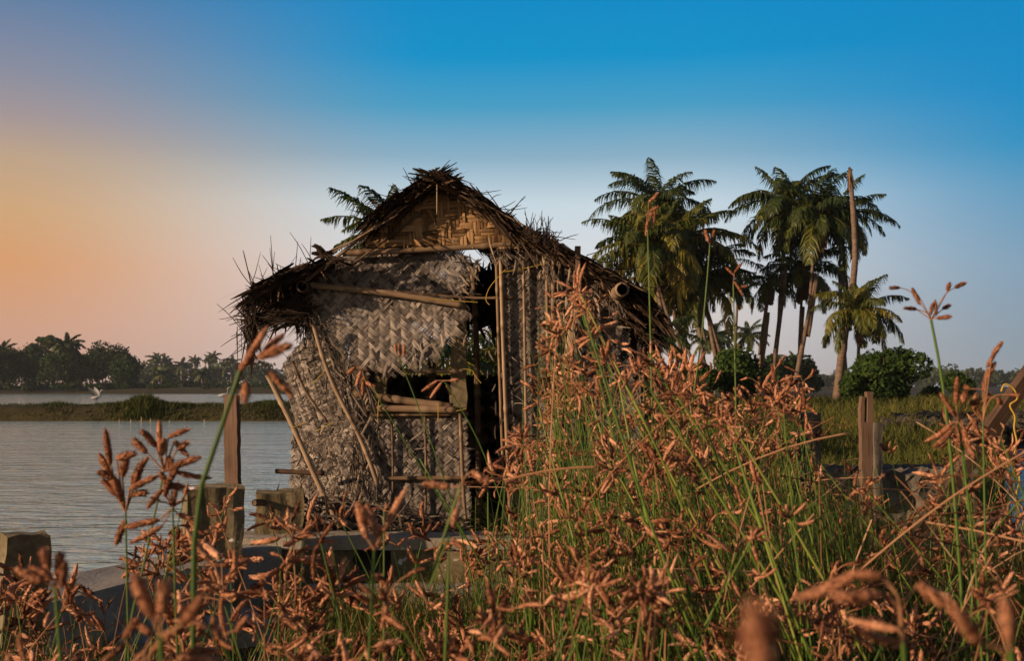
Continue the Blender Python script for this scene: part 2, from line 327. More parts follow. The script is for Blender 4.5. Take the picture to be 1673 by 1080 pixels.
# ---------------------------------------------------------------- vegetation builders
def palm(crown, base, Y, label, R_=3.6, nf=26, mid=None, seed=0, dead=2, nuts=True, trunk_r=0.095, cat='palm tree', group='coconut palms beyond the field', leafn=48, lw=0.10, droop=1.2, bend=0.0, name='coconut_palm', basez=None, yellow=0.0):
    global rng
    old = rng; rng = np.random.default_rng(1000+seed)
    c = P(*crown, Y); b = P(*base, Y); b[2] = float(ground_h(b[0], Y)) - 0.2 if basez is None else basez
    root = empty(name, b, label, cat, group)
    ctrl = [b] + ([P(*q, Y) for q in mid] if mid else [b+(c-b)*0.5+np.array([bend, 0, 0])]) + [c]
    K = 26; pts = curve(ctrl, K)[None]
    t = np.linspace(0, 1, K); rad = trunk_r*(1.25-0.5*t+0.5*np.exp(-t*14)) * (1+0.05*rng.standard_normal(K))
    MB().tubes(pts, rad[None], 8, tone=0.5).build('trunk', M['trunk'], root, smooth=True)
    mbg = MB(); mbd = MB()
    ex, ey = np.array([1, 0, 0.]), np.array([0, 1., 0])
    nf = int(nf*1.06)
    for i in range(nf+dead):
        isdead = i >= nf
        az = i*2.39996 + rng.normal(0, .2); u = (i+0.5)/nf
        el = R(76 - 104*min(u, 1)**0.9) + rng.normal(0, .1) if not isdead else R(-35-rng.random()*35)
        Lf = R_*1.14*(0.80+0.3*rng.random())*(0.6 if isdead else 1)*(0.85 if u < 0.15 else 1)
        n = 13; tt = np.linspace(0, 1, n)
        # elevation falls along the frond under its weight
        dr = (R(62)+rng.random()*R(36))*droop
        e = el - dr*tt**1.4*(0.45+0.55*math.cos(el)) - (0.0 if not isdead else 0.5*tt)
        e = np.maximum(e, -1.5)
        azs = az + rng.normal(0, .25)*tt
        d = np.stack([np.cos(e)*np.sin(azs), np.cos(e)*np.cos(azs), np.sin(e)], -1)
        ra = c + np.concatenate([[np.zeros(3)], np.cumsum(d[:-1]*(Lf/(n-1)), 0)])
        tgt = mbd if isdead else mbg
        tone0 = np.clip(0.28 + 0.25*rng.random() + 0.40*max(0, u-0.5) + yellow*rng.random(), 0, 1)
        tgt.tubes(ra[None], np.linspace(0.035, 0.006, n)[None]*R_/3.6, 4, tone=min(1, tone0+.35))
        m = leafn; tl = np.linspace(0.10, 0.985, m) + rng.normal(0, .004, m)
        px = np.stack([np.interp(tl, tt, ra[:, k]) for k in range(3)], -1)
        td = nrm(np.stack([np.interp(tl, tt, d[:, k]) for k in range(3)], -1))
        up = nrm(np.cross(np.cross(td, [0, 0, 1.0]), td)+1e-6)
        for sgn in (-1, 1):
            side = nrm(np.cross(td, up))*sgn
            ll = Lf*0.25*np.sin(np.pi*np.clip(tl*0.86+0.14, 0, 1))**0.6*(0.8+0.35*rng.random(m))
            fwd = nrm(side*0.85 + td*(0.35+0.5*tl)[:, None] + up*(0.05 if not isdead else -.1)+rng.normal(0, .12, (m, 3)))
            dn = np.array([0, 0, -1.0])
            p0 = px; p1 = p0 + fwd*(ll*0.45)[:, None] + dn*(ll*0.12)[:, None]
            k2 = (0.45+0.5*rng.random(m))[:, None]
            p2 = p1 + nrm(fwd*(1-k2*0.6)+dn*k2*1.6)*(ll*0.62)[:, None]
            pts3 = np.stack([p0, p1, p2], 1)
            wv = lw*(R_/3.6)*np.stack([np.full(m, .7), np.full(m, 1.0), np.full(m, .12)], 1)
            sd_ = nrm(np.cross(fwd, np.cross(td, fwd))+rng.normal(0, .25, (m, 3)))
            tgt.ribbons(pts3, wv, sd_, tone=np.clip(tone0+rng.normal(0, .09, m)+np.zeros(m), 0, 1))
    mbg.build('crown', M['palm'], root)
    if dead: mbd.build('dead_frond', M['deadpalm'], root)
    if nuts:
        k = 6; pos = c + rng.normal(0, 1, (k, 3))*np.array([.28, .28, .12]) + np.array([0, 0, -.35])
        for p_ in pos:
            mn = MB(); tt = np.linspace(0, 1, 6); mn.tubes(np.stack([p_+np.array([0, 0, .13])-np.array([0, 0, .26])*t for t in tt])[None], (0.11*np.sqrt(np.clip(1-(2*tt-1)**2, .01, 1)))[None], 6, tone=.5)
            mn.build('coconut', M['palm'], root, smooth=True)
    rng = old
    return root
def leafcrown(mbx, c, rad, n, leaf, lobes=9, seed=0, tone=(0.1, 0.8), flat=1.0):
    g = np.random.default_rng(seed)
    c = np.asarray(c, float); rad = np.asarray(rad, float)
    lc = nrm(g.normal(0, 1, (lobes, 3)))*g.random((lobes, 1))**0.4*0.66; lc[:, 2] *= flat
    lr = 0.32+0.24*g.random(lobes)
    k = g.integers(0, lobes, n); d = nrm(g.normal(0, 1, (n, 3)))
    r = lr[k]*(1-0.35*g.random(n)**1.6)*(1+0.10*np.sin(d[:, 0]*7+k)*np.cos(d[:, 2]*6))
    p = c + (lc[k]+d*r[:, None])*rad
    nv = nrm(d+g.normal(0, .55, (n, 3))); a = nrm(np.cross(nv, g.normal(0, 1, (n, 3)))); b = np.cross(nv, a)
    s_ = leaf*(0.6+0.8*g.random(n))[:, None]
    pts = np.stack([p-a*s_, p+b*s_*0.15, p+a*s_], 1)
    lt = g.random(lobes)
    tn = np.clip(tone[0]+(tone[1]-tone[0])*(0.45*lt[k]+0.55*g.random(n)), 0, 1)
    mbx.ribbons(pts, np.stack([s_[:, 0]*.3, s_[:, 0]*1.1, s_[:, 0]*.1], 1), b, tone=tn)
def tree(px, base_y, Y, w, h, label, seed, n=2200, leaf=0.5, name='tree', cat='tree', group=None, trunk_h=0.35, mat='leaf', lobes=10, tone=(0.1, .8), tr=0.22, flat=1.0):
    # w, h crown size in metres
    b = P(px, base_y, Y); b[2] = float(ground_h(b[0], Y)) - 0.1
    root = empty(name, b, label, cat, group); g = np.random.default_rng(seed+5)
    c = b + np.array([0, 0, h*trunk_h + h*(1-trunk_h)/2]); rad = np.array([w/2, w/2*0.8, h*(1-trunk_h)/2*1.1])
    m1 = MB()
    tk = curve([b, b+(c-b)*0.5+g.normal(0, .03*w, 3)*[1, 1, 0], c], 7)
    m1.tubes(tk[None], np.linspace(tr, tr*0.5, 7)[None], 6)
    for i in range(6):
        t0 = tk[2+i % 3]; e = c + nrm(g.normal(0, 1, 3))*rad*0.7; e[2] = max(e[2], t0[2]+.1*h)
        m1.tubes(curve([t0, (t0+e)/2+[0, 0, -.04*h], e], 5)[None], np.linspace(tr*.45, tr*.12, 5)[None], 5)
    m1.build('trunk', M['trunk'], root)
    m2 = MB(); leafcrown(m2, c, rad, n, leaf, lobes, seed, tone, flat); m2.build('crown', M[mat], root)
    return root
def blades(mbx, roots, h, w, lean, tone, K=4, mat=0):
    n = len(roots); t = np.linspace(0, 1, K)
    az = rng.random(n)*2*math.pi; ld = np.stack([np.cos(az), np.sin(az), 0*az], -1)*lean[:, None]
    pts = roots[:, None, :] + t[None, :, None]*np.array([0, 0, 1])*h[:, None, None] + (t**2)[None, :, None]*ld[:, None, :]*h[:, None, None]
    pts[:, :, 2] -= (t**2)[None, :]*0.35*(lean*h)[:, None]
    s2 = rng.random(n)*math.pi; side = np.stack([np.cos(s2), np.sin(s2), 0*s2], -1)
    wd = w[:, None]*np.clip(1.05-t, 0.05, 1)[None, :]**0.6
    mbx.ribbons(pts, wd, side, tone=tone, mat=mat)

# ---------------------------------------------------------------- palms on the right
PG = 'coconut palms beyond the field'
palm((1072, 335), (1128, 636), 60, 'tallest coconut palm of the dense left grove, its crown topping the others', R_=3.3, nf=26, mid=[(1090, 430), (1122, 540)], seed=1)
palm((1112, 392), (1160, 636), 56, 'coconut palm with broad dense crown right of the tallest in the left grove', R_=3.7, nf=30, mid=[(1135, 480), (1152, 560)], seed=2, yellow=.25)
palm((1052, 402), (1112, 636), 54, 'coconut palm at the left edge of the left grove, yellowish fronds reaching the hut roof', R_=3.2, nf=28, mid=[(1075, 470), (1104, 560)], seed=3, yellow=.4)
palm((1140, 452), (1186, 636), 57, 'lowest coconut palm on the right side of the left grove with hanging brown fronds', R_=3.3, nf=28, mid=[(1158, 520), (1180, 590)], seed=4, dead=7, yellow=.3)
palm((1085, 455), (1140, 636), 60, 'coconut palm low in the middle of the left grove, behind the others', R_=3.2, nf=24, mid=[(1105, 520), (1130, 590)], seed=5, dead=5, yellow=.35)
palm((1284, 336), (1256, 632), 58, 'coconut palm leaning right, its crown topmost in the right grove', R_=3.3, nf=27, mid=[(1285, 430), (1272, 540)], seed=6, dead=3)
palm((1334, 352), (1292, 632), 56, 'coconut palm with pale curved trunk and dark crown left of the bare trunk', R_=3.0, nf=27, mid=[(1334, 450), (1320, 550)], seed=7, dead=5)
palm((1372, 352), (1384, 632), 62, 'coconut palm with its crown just behind the top of the bare dead trunk', R_=2.9, nf=24, mid=[(1372, 430), (1390, 540)], seed=8)
palm((1312, 442), (1300, 632), 60, 'coconut palm with a low crown hanging under the right grove crowns', R_=2.7, nf=22, mid=[(1312, 500), (1306, 570)], seed=9, dead=5, yellow=.2)
palm((1258, 458), (1234, 632), 58, 'small coconut palm at the left edge of the right grove, leaning right', R_=1.9, nf=16, mid=[(1254, 510), (1242, 580)], seed=10, dead=2, trunk_r=.13)
palm((1404, 508), (1400, 632), 50, 'short coconut palm with wide open crown beside the round green bush', R_=2.4, nf=24, seed=11, dead=1, trunk_r=.08, yellow=.3)
palm((1206, 468), (1196, 636), 66, 'small slim coconut palm standing between the two groves', R_=1.7, nf=14, seed=12, dead=1, trunk_r=.09)
palm((1078, 556), (1070, 640), 40, 'young palm seen through the gap between the hut wall and the left grove', R_=1.9, nf=16, seed=13, dead=0, nuts=False)
palm((1222, 548), (1220, 632), 150, 'small far palm above the green bush between the two groves', R_=3.2, nf=16, seed=14, dead=0, nuts=False, lw=.14)
palm((1166, 552), (1168, 632), 140, 'far palm behind the trunks of the left grove', R_=3.4, nf=18, seed=15, dead=0, nuts=False, lw=.14)
palm((1298, 592), (1298, 632), 170, 'far tiny palm low between the leaning trunks of the right grove', R_=3.0, nf=14, seed=16, dead=0, nuts=False, lw=.14)
# behind the hut
palm((642, 384), (690, 640), 24, 'palm standing right behind the hut with fronds above its left roof slope', R_=1.5, nf=24, seed=22, dead=0, group='palms right behind the hut', lw=.13, leafn=40, droop=.8)
palm((742, 590), (752, 660), 17, 'low palm seen through the window opening of the hut', R_=1.25, nf=14, seed=23, dead=0, nuts=False, group='palms right behind the hut', lw=.1, yellow=.3)
palm((815, 575), (800, 660), 19, 'low palm seen through the doorway of the hut', R_=1.3, nf=14, seed=24, dead=0, nuts=False, group='palms right behind the hut', lw=.1)
# the dead trunk
b = P(1366, 632, 52); b[2] = float(ground_h(b[0], 52)); c = P(1388, 282, 52)
root = empty('dead_palm', b, 'bare dead palm trunk without crown rising tall and crooked in the right grove', 'dead palm')
pts = curve([b, P(1378, 560, 52), P(1396, 440, 52), P(1395, 360, 52), c], 30)[None]
MB().tubes(pts, (np.linspace(.22, .11, 30)*(1+.07*rng.standard_normal(30)))[None], 8).build('trunk', M['trunk'], root, smooth=True)
mb = MB(); n = 14; a = rng.random(n)*6.28; e = np.stack([np.cos(a)*.25, np.sin(a)*.25, -.5-.4*rng.random(n)], -1)
mb.ribbons(np.stack([c+[0, 0, .25]+0*e, c+[0, 0, .2]+e*.4, c+e], 1), np.array([[.12, .1, .03]]), nrm(rng.normal(0, 1, (n, 3))), tone=rng.random(n))
mb.build('broken_top', M['deadpalm'], root)

# bushes and trees of the right side
tree(1450, 640, 49, 4.0, 2.75, 'round dense dark green bush right of the right palm grove', 31, n=9000, leaf=.10, name='bush', cat='bush', trunk_h=.0, lobes=16, tone=(.2, .9), tr=.08)
tree(1398, 640, 48, 1.7, 1.5, 'low green bush hugging the left side of the round bush', 32, n=3500, leaf=.09, name='bush', cat='bush', trunk_h=.0, lobes=9, tone=(.2, .9), tr=.05)
tree(1196, 640, 52, 3.6, 2.7, 'bright green bush under the left palm grove', 33, n=7000, leaf=.10, name='bush', cat='bush', trunk_h=.0, lobes=14, tone=(.4, 1), tr=.08)
tree(1140, 640, 50, 2.6, 2.0, 'green bush among the trunks of the left palm grove', 34, n=5000, leaf=.10, name='bush', cat='bush', trunk_h=.0, lobes=11, tone=(.4, 1), tr=.08)
tree(1570, 640, 80, 3.1, 2.1, 'loose grey green bush standing alone near the right edge', 35, n=3000, leaf=.13, name='bush', cat='bush', trunk_h=.05, lobes=11, tone=(.3, 1), tr=.08)
tree(1525, 640, 70, 2.4, 1.1, 'low dark bush between the round bush and the lone grey green one', 36, n=2500, leaf=.12, name='bush', cat='bush', trunk_h=.0, lobes=8, tr=.06)
tree(1300, 640, 150, 9, 5.0, 'dark shrubbery tree far behind the leaning trunks of the right grove', 37, n=3500, leaf=.3, name='tree', trunk_h=.05, lobes=12)
tree(1255, 640, 140, 6, 5.6, 'far dark tree behind the small palm of the right grove', 38, n=3000, leaf=.3, name='tree', trunk_h=.05, lobes=12)
tree(1065, 640, 70, 3.2, 2.2, 'green bush just right of the hut behind the sedge', 39, n=4000, leaf=.12, name='bush', cat='bush', trunk_h=0., lobes=9, tone=(.3, 1), tr=.06)

# ---------------------------------------------------------------- trees across the water on the left
TL = [(-30, 17, 14, 0, 'left'), (12, 16, 13.0, 1, ''), (50, 15, 13.5, 2, ''), (95, 16, 10.5, 3, ''), (132, 16, 10.5, 4, ''), (170, 19, 13.8, 5, ''), (204, 11, 10.0, 6, '')]
TLL = ['mangrove tree cut by the left edge of the photo, across the water', 'tall mangrove tree at the far left across the water', 'broad topped mangrove tree left of the feathery tree across the water',
       'low dark mangrove tree under the tall far palm', 'low round mangrove tree right of the tall far palm', 'biggest rounded mangrove tree near the end of the dark row', 'last mangrove tree at the right end of the dark row across the water']
for (px, w, h, k, _), lb in zip(TL, TLL):
    tree(px, 632, 338+3*(k % 3), w, h, lb, 50+k, n=6500, leaf=.42, trunk_h=.0, lobes=26, tr=.3, group='mangrove trees across the water', name='mangrove_tree', tone=(0, .75))
tree(74, 632, 345, 8.5, 16.5, 'feathery light green tree with open flat crown beside the tall far palm', 60, n=1900, leaf=.35, trunk_h=.72, lobes=12, tr=.25, tone=(.4, 1))
palm((108, 566), (110, 632), 342, 'tall palm rising above the mangrove trees across the water', R_=6.0, nf=24, seed=40, dead=0, nuts=False, trunk_r=.4, lw=.5, leafn=22, group='palms across the water')
palm((84, 580), (86, 632), 346, 'shorter palm just left of the tall palm across the water', R_=4.2, nf=18, seed=46, dead=0, nuts=False, trunk_r=.3, lw=.5, leafn=18, group='palms across the water')
palm((4, 575), (4, 632), 345, 'palm at the very left edge among the far mangrove trees', R_=5.0, nf=18, seed=41, dead=0, nuts=False, trunk_r=.3, lw=.5, leafn=18, group='palms across the water')
for i, (px, py, Y, r, lb) in enumerate([(255, 588, 620, 6, 'hazy palm poking out left in the far tree line'), (268, 594, 600, 7, 'hazy bushy palm second from the left in the far tree line'), (318, 590, 640, 5, 'slim hazy palm alone in the middle of the far tree line'),
        (343, 588, 640, 5, 'lower hazy palm of the close pair in the far tree line'), (349, 582, 640, 5, 'higher hazy palm of the close pair in the far tree line'), (296, 598, 600, 6.5, 'hazy palm left of the slim one, barely above the far tree line'), (377, 595, 600, 7, 'hazy palm right of the close pair in the far tree line'),
        (264, 612, 430, 6, 'near palm low in front of the hazy far tree line'), (330, 612, 430, 5, 'small palm in front of the hazy line below the close pair')]):
    palm((px, py), (px+1, 632), Y, lb, R_=r, nf=16, seed=60+i, dead=0, nuts=False, trunk_r=.45, lw=.9, leafn=12, group='palms of the far tree line')
mb = MB(); g = np.random.default_rng(3)
for i in range(90):
    px = 195 + i*17.5 + g.normal(0, 5); Y = 560+g.random()*80
    hh = (11+5*g.random()) if px < 460 else (8+4*g.random())
    c = P(px, 632, Y); c[2] = 1.8+hh*0.45
    leafcrown(mb, c, [8+4*g.random(), 6, hh*.62], 420, 1.0, 8, 300+i, (.1, .9))
tag(mb.build('far_woodland', M['farleaf'], org=(0, 600, 1.5)), 'hazy far line of trees along the horizon', 'woodland', kind='stuff')
mb = MB()
for i in range(60):
    px = -50+i*9+g.normal(0, 4); Y = 333+g.random()*20
    c = P(px, 632, Y); c[2] = 2.2
    leafcrown(mb, c, [3.6, 2, 1.3+1.4*g.random()], 150, .4, 5, 400+i, (.1, .8))
tag(mb.build('bank_scrub', M['leaf'], org=(0, 350, 0)), 'low green scrub along the far bank under the tree line', 'scrub', kind='stuff')

# ---------------------------------------------------------------- grasses of banks and field
def scatter(n, pxr, Yr, power=1.0):
    Y = Yr[0]*(Yr[1]/Yr[0])**(rng.random(n)**power); px = rng.uniform(*pxr, n)
    x = (px-836.5)/FPX*Y; return np.stack([x, Y, ground_h(x, Y)], -1)
mb = MB()
r_ = scatter(30000, (1000, 1760), (8.5, 62), .75); r_ = r_[r_[:, 2] > 0.03]
cl = 0.5+0.5*fnoise(r_[:, 0], r_[:, 1], .8)
blades(mb, r_, (0.16+0.30*cl+0.18*rng.random(len(r_)))*(.7+.3*sst(8, 30, r_[:, 1])), 0.010+0.0007*r_[:, 1]+0*cl, .2+.5*rng.random(len(r_)), np.clip(.55*cl+.45*rng.random(len(r_)), 0, 1), K=3)
tag(mb.build('field_grass', M['mgrass'], org=(8, 25, 0)), 'green and straw coloured grass of the field before the palms', 'grass', kind='stuff')
mb = MB()
n = 26000; Y = 53.6+7.5*rng.random(n)**1.5; px = rng.uniform(-120, 560, n); x = (px-836.5)/FPX*Y
clump = sst(-.25, .9, fnoise(x*1.0, Y, .45)+.4*fnoise(x, Y, 1.9))
bigc = np.exp(-((px-236)/23)**2)*1.15 + np.exp(-((px-440)/40)**2)*.5 + np.exp(-((px-305)/60)**2)*.2 + np.exp(-((px-95)/30)**2)*.25
keep = rng.random(n) < .15+.6*clump+bigc; x, Y, clump, bigc = x[keep], Y[keep], clump[keep], bigc[keep]
r_ = np.stack([x, Y, ground_h(x, Y)], -1); ok = r_[:, 2] > .02; r_ = r_[ok]; clump = clump[ok]; bigc = bigc[ok]
blades(mb, r_, (.05+.20*clump+.5*bigc)*(.6+.5*rng.random(len(r_))), np.full(len(r_), .045), .25+.4*rng.random(len(r_)), np.clip(.0+.4*rng.random(len(r_))+.15*clump, 0, 1), K=3)
tag(mb.build('bund_grass', M['mgrass'], org=(-20, 55, .5)), 'tufts of dark green and brown grass along the bund between the ponds', 'grass', kind='stuff')
# stones of the bank beyond the creek
g = np.random.default_rng(11); mb = MB()
def stone(mbx, c, r, g_, tone=.5):
    n1, n2 = 8, 6; th = np.linspace(0, 2*math.pi, n1, endpoint=False); ph = np.linspace(.05, math.pi-.05, n2)
    T, Pp = np.meshgrid(th, ph, indexing='ij'); d = np.stack([np.cos(T)*np.sin(Pp), np.sin(T)*np.sin(Pp), np.cos(Pp)], -1)
    k = g_.normal(0, 1, (3, 3)); off = 1+.22*np.sin(d@k[0]*2.5)+.15*np.sin(d@k[1]*4)
    v = c + d*off[..., None]*r; idx = np.arange(n1*n2).reshape(n1, n2); nx = np.roll(idx, -1, 0)
    mbx.add(v, np.stack([idx[:, :-1], nx[:, :-1], nx[:, 1:], idx[:, 1:]], -1), tone)
for i in range(520):
    Y = 27.8+g.random()**1.5*6; px = g.uniform(1440, 1760); x = (px-836.5)/FPX*Y
    stone(mb, np.array([x, Y, float(ground_h(x, Y))+.05+ .25*g.random()]), np.array([.25, .22, .15])*(.25+.6*g.random()**2), g)
tag(mb.build('bank_stones', M['rubble'], org=(12, 30, 0)), 'heap of dark stones along the far bank of the creek', 'stones', kind='stuff')
# egrets and stakes by the bund
def egret(px, py, Y, label, wings):
    p = P(px, py, Y); root = empty('egret', p, label, 'bird', None); s = 1.0
    body = MB(); t = np.linspace(0, 1, 12)
    ax = curve([p+np.array([-.34, 0, -.03])*s, p+np.array([-.1, 0, 0])*s, p+np.array([.12, 0, .05])*s, p+np.array([.2, 0, .16])*s, p+np.array([.17, 0, .30])*s, p+np.array([.27, 0, .40])*s, p+np.array([.40, 0, .38])*s], 22)
    rd = np.interp(np.linspace(0, 1, 22), [0, .12, .28, .42, .52, .75, .83, .88, .92, 1], [.01, .07, .10, .07, .03, .022, .04, .03, .012, .002])*s
    body.tubes(ax[None], rd[None], 8); body.build('body', M['egret'], root, smooth=True)
    lg = MB()
    for dx in (-.03, .03): lg.tubes(curve([p+np.array([dx, 0, -.07]), p+np.array([dx-.03, 0, -.3]), p+np.array([dx, 0, -.52])], 5)[None], np.full((1, 5), .01), 4)
    lg.build('legs', M['rubble'], root)
    if wings:
        for sx in (-1, 1):
            w = MB(); sp_ = curve([p+np.array([.0, 0, .05]), p+np.array([-.12, sx*.25, .32]), p+np.array([-.3, sx*.45, .55])], 6)
            w.ribbons(sp_[None], np.array([[.22, .26, .26, .22, .14, .03]])*1.2, np.array([[.9, 0, .15]]), fold=.06); w.build('wing', M['egret'], root)
    return root
egret(158, 650, 57, 'white egret with raised wings on the bund at the left', True)
egret(366, 646, 55.5, 'white egret standing on the bund behind the tall wooden plank', False)
for i, (px, hh, lb) in enumerate([(194, .18, 'leftmost short pale stake at the foot of the bund'), (213, .22, 'short pale stake second from the left below the grass clump'), (230, .45, 'tallest pale stake at the water edge below the big grass clump'), (245, .3, 'pale stake just right of the tallest one at the bund'), (276, .15, 'rather short pale stake right of the grass clump at the bund'), (333, .2, 'rightmost pale stake at the bund foot near the wooden plank')]):
    hh *= .55; b = P(px, 688, 53); b[2] = -.1
    o = MB().tubes(curve([b, b+[.03, 0, .1+hh/2], b+[.02, 0, .1+hh]], 6)[None], np.full((1, 6), .022), 6, tone=.9).build('stake', M['bamboo'], org=b); tag(o, lb, 'stake', 'pale stakes at the foot of the bund')

# ---------------------------------------------------------------- concrete works and posts
def slab(name, a, b, width, z0, z1, mat, label, cat, jit=.004, sub=10, group=None, org=None):
    a = np.array([*a, 0.]); b = np.array([*b, 0.]); d = (b-a)/2; n = nrm(np.array([-d[1], d[0], 0.]))*width/2
    o = (a+b)/2; o[2] = (z0+z1)/2; m_ = MB().box(o, d, n, [0, 0, (z1-z0)/2], sub=sub, jit=jit)
    return tag(m_.build(name, M[mat], org=(o[0], o[1], z0)), label, cat, group)
# front sill of the hut with a dark opening
sill = empty('concrete_sill', (0, 7.45, .2), 'long low concrete sill running in front of the hut with a dark opening', 'concrete sill')
xw = lambda px, Y: (px-836.5)/FPX*Y
zt = .60; z0 = -.3
m_ = MB()
for (p0, p1) in ((395, 584), (642, 1330)):
    x0, x1 = xw(p0, 7.4), xw(p1, 7.4); m_.box([(x0+x1)/2, 7.52, (z0+zt-.07)/2], [(x1-x0)/2, 0, 0], [0, .15, 0], [0, 0, (zt-.07-z0)/2], sub=14, jit=.004)
m_.build('wall', M['concrete'], sill)
x0, x1 = xw(385, 7.4), xw(1335, 7.4)
MB().box([(x0+x1)/2, 7.53, zt-.03], [(x1-x0)/2, 0, 0], [0, .18, 0], [0, 0, .038], sub=30, jit=.004).build('top_slab', M['topconc'], sill)
slab('concrete_ledge', (xw(500, 6.95), 6.98), (xw(960, 6.95), 7.0), .30, .1, .355, 'topconc', 'low concrete ledge in the grass in front of the hut sill', 'concrete ledge')
slab('hut_floor', (-1.72, 9.1), (1.0, 9.1), 2.9, .1, .565, 'soil', 'earth floor slab covered with litter under the hut', 'floor')
slab('concrete_walkway', (-2.55, 5.2), (-1.72, 7.35), .46, -.4, .575, 'topconc', 'slanting concrete walkway with white droppings at the edge of the left pond', 'walkway', jit=.006)
slab('concrete_block', (-2.1, 5.75), (-1.35, 6.25), .5, .1, .33, 'topconc', 'broken low concrete block between the sedge and the walkway', 'concrete block', jit=.012)
# a round black pipe mouth in the opening
pp = P(612, 925, 7.42); o = MB().tubes(np.stack([pp+[0, -.05, 0], pp+[0, .0, 0], pp+[0, .8, 0]])[None], np.array([[.15, .16, .16]]), 20); o = o.build('drain_pipe', M['pipe'], org=pp, smooth=True)
tag(o, 'black drain pipe lying in the opening of the concrete sill', 'pipe')
def post(px0, px1, py, Y, zb, mat, label, rot=.5, dep=None, name='concrete_post', tilt=.01):
    w = (px1-px0)/FPX*Y/2; c = P((px0+px1)/2, py, Y); d = dep or w
    cr, sr = math.cos(rot), math.sin(rot); s_ = w/(abs(cr)+abs(sr)*d/w)
    zt_ = c[2]; o = np.array([c[0], Y, (zt_+zb)/2])
    m_ = MB().box(o, [s_*cr, s_*sr, 0], [-s_*sr*d/w, s_*cr*d/w, 0], [tilt, 0, (zt_-zb)/2], sub=16, jit=.0055)
    return tag(m_.build(name, M[mat], org=(c[0], Y, zb)), label, 'post')
post(-8, 84, 872, 4.6, 0.0, 'concrete', 'square concrete post with a white streak at the left edge by the water', rot=.55)
post(290, 404, 795, 6.9, .1, 'concrete', 'stout mossy concrete post standing before the tall wooden plank', rot=.35)
post(412, 500, 803, 7.75, .1, 'concrete', 'mossy concrete post against the left foot of the hut with a log on it', rot=.2)
post(1303, 1337, 676, 9.5, .1, 'greyconc', 'grey concrete post in the grass left of the split wooden post', rot=.25)
post(1421, 1438, 690, 8.9, .1, 'greyconc', 'slim grey concrete post right behind the split wooden post', rot=.2)
post(1298, 1350, 790, 9.0, .1, 'greyconc', 'short dark concrete stub at the left end of the broken stone block', rot=.1)
def plank(pts, w, th, label, Y, name='wooden_post', mat='timber', tone=.6, facing=(0, -1, 0), K=16, rot=0.3):
    c = curve([P(*p, Y) if len(p) == 2 else P(*p) for p in pts], K)
    m_ = MB(); tg = nrm(np.gradient(c, axis=0)); f = nrm(np.array([math.sin(rot), -math.cos(rot), 0.0])); sd = nrm(np.cross(tg, f)); fd = np.cross(sd, tg)
    ww = w/2*(1+.06*rng.standard_normal(K))[:, None]
    crn = [c+sd*ww+fd*th/2, c-sd*ww+fd*th/2, c-sd*ww-fd*th/2, c+sd*ww-fd*th/2]
    v = np.stack(crn, 1); idx = np.arange(K*4).reshape(K, 4); nx = np.roll(idx, -1, 1)
    q = np.stack([idx[:-1], idx[1:], nx[1:], nx[:-1]], -1).reshape(-1, 4)
    q = np.concatenate([q, [[0, 1, 2, 3], idx[-1][::-1]]])
    stv = np.zeros((K, 4, 3)); stv[..., 0] = np.linspace(0, np.linalg.norm(c[-1]-c[0]), K)[:, None]; stv[..., 1] = np.array([0, w, w+th, 2*w+th]); 
    m_.add(v, q, tone, stv); return m_, c
m_, c = plank([(383, 872), (380, 760), (379, 645)], .098, .04, '', 7.1, rot=-.35, tone=.35)
tag(m_.build('wooden_plank', M['timber'], org=c[0]), 'tall upright wooden plank standing out against the left pond', 'plank')
m_, c = plank([(1416, 905), (1415, 780), (1414, 690)], .085, .06, '', 8.4, rot=.1, tone=.45)
for (pa, w_) in (([(1407, 700), (1407, 665), (1409, 648)], .028), ([(1419, 700), (1420, 660), (1419, 640)], .045)):
    m2_, _ = plank(pa, w_, .05, '', 8.4, rot=.1, tone=.45, K=6); m_.V += m2_.V; m_.Q += [q+m_.n for q in m2_.Q]; m_.T += m2_.T; m_.S += m2_.S; m_.M += m2_.M; m_.n += m2_.n
tag(m_.build('wooden_post', M['timber'], org=c[0]), 'weathered wooden post with a split top rising from the sedge on the right', 'post')
m_, c = plank([(1478, 905), (1590, 742), (1730, 540)], .088, .07, '', 7.3, tone=.2)
tag(m_.build('leaning_timber', M['timber'], org=c[0]), 'thick timber leaning diagonally towards the right edge with yellow rope around it', 'timber')
def ropecurve(pts, Y, r=.007, name='rope', label=None, parent=None, cat='rope', mat='rope'):
    c = curve([P(p[0], p[1], Y if len(p) < 3 else p[2]) for p in pts], max(8, 5*len(pts)))
    o = MB().tubes(c[None], np.full((1, len(c)), r), 5, tone=.6).build(name, M[mat], parent, org=None if parent else c[0], smooth=True)
    if label: tag(o, label, cat)
    return o
ropecurve([(1636, 640), (1642, 628), (1655, 634), (1662, 652), (1650, 662), (1658, 680), (1657, 700), (1661, 722), (1657, 750), (1666, 785), (1660, 812), (1670, 850)], 7.15, label='yellow rope knotted around the leaning timber and hanging down')
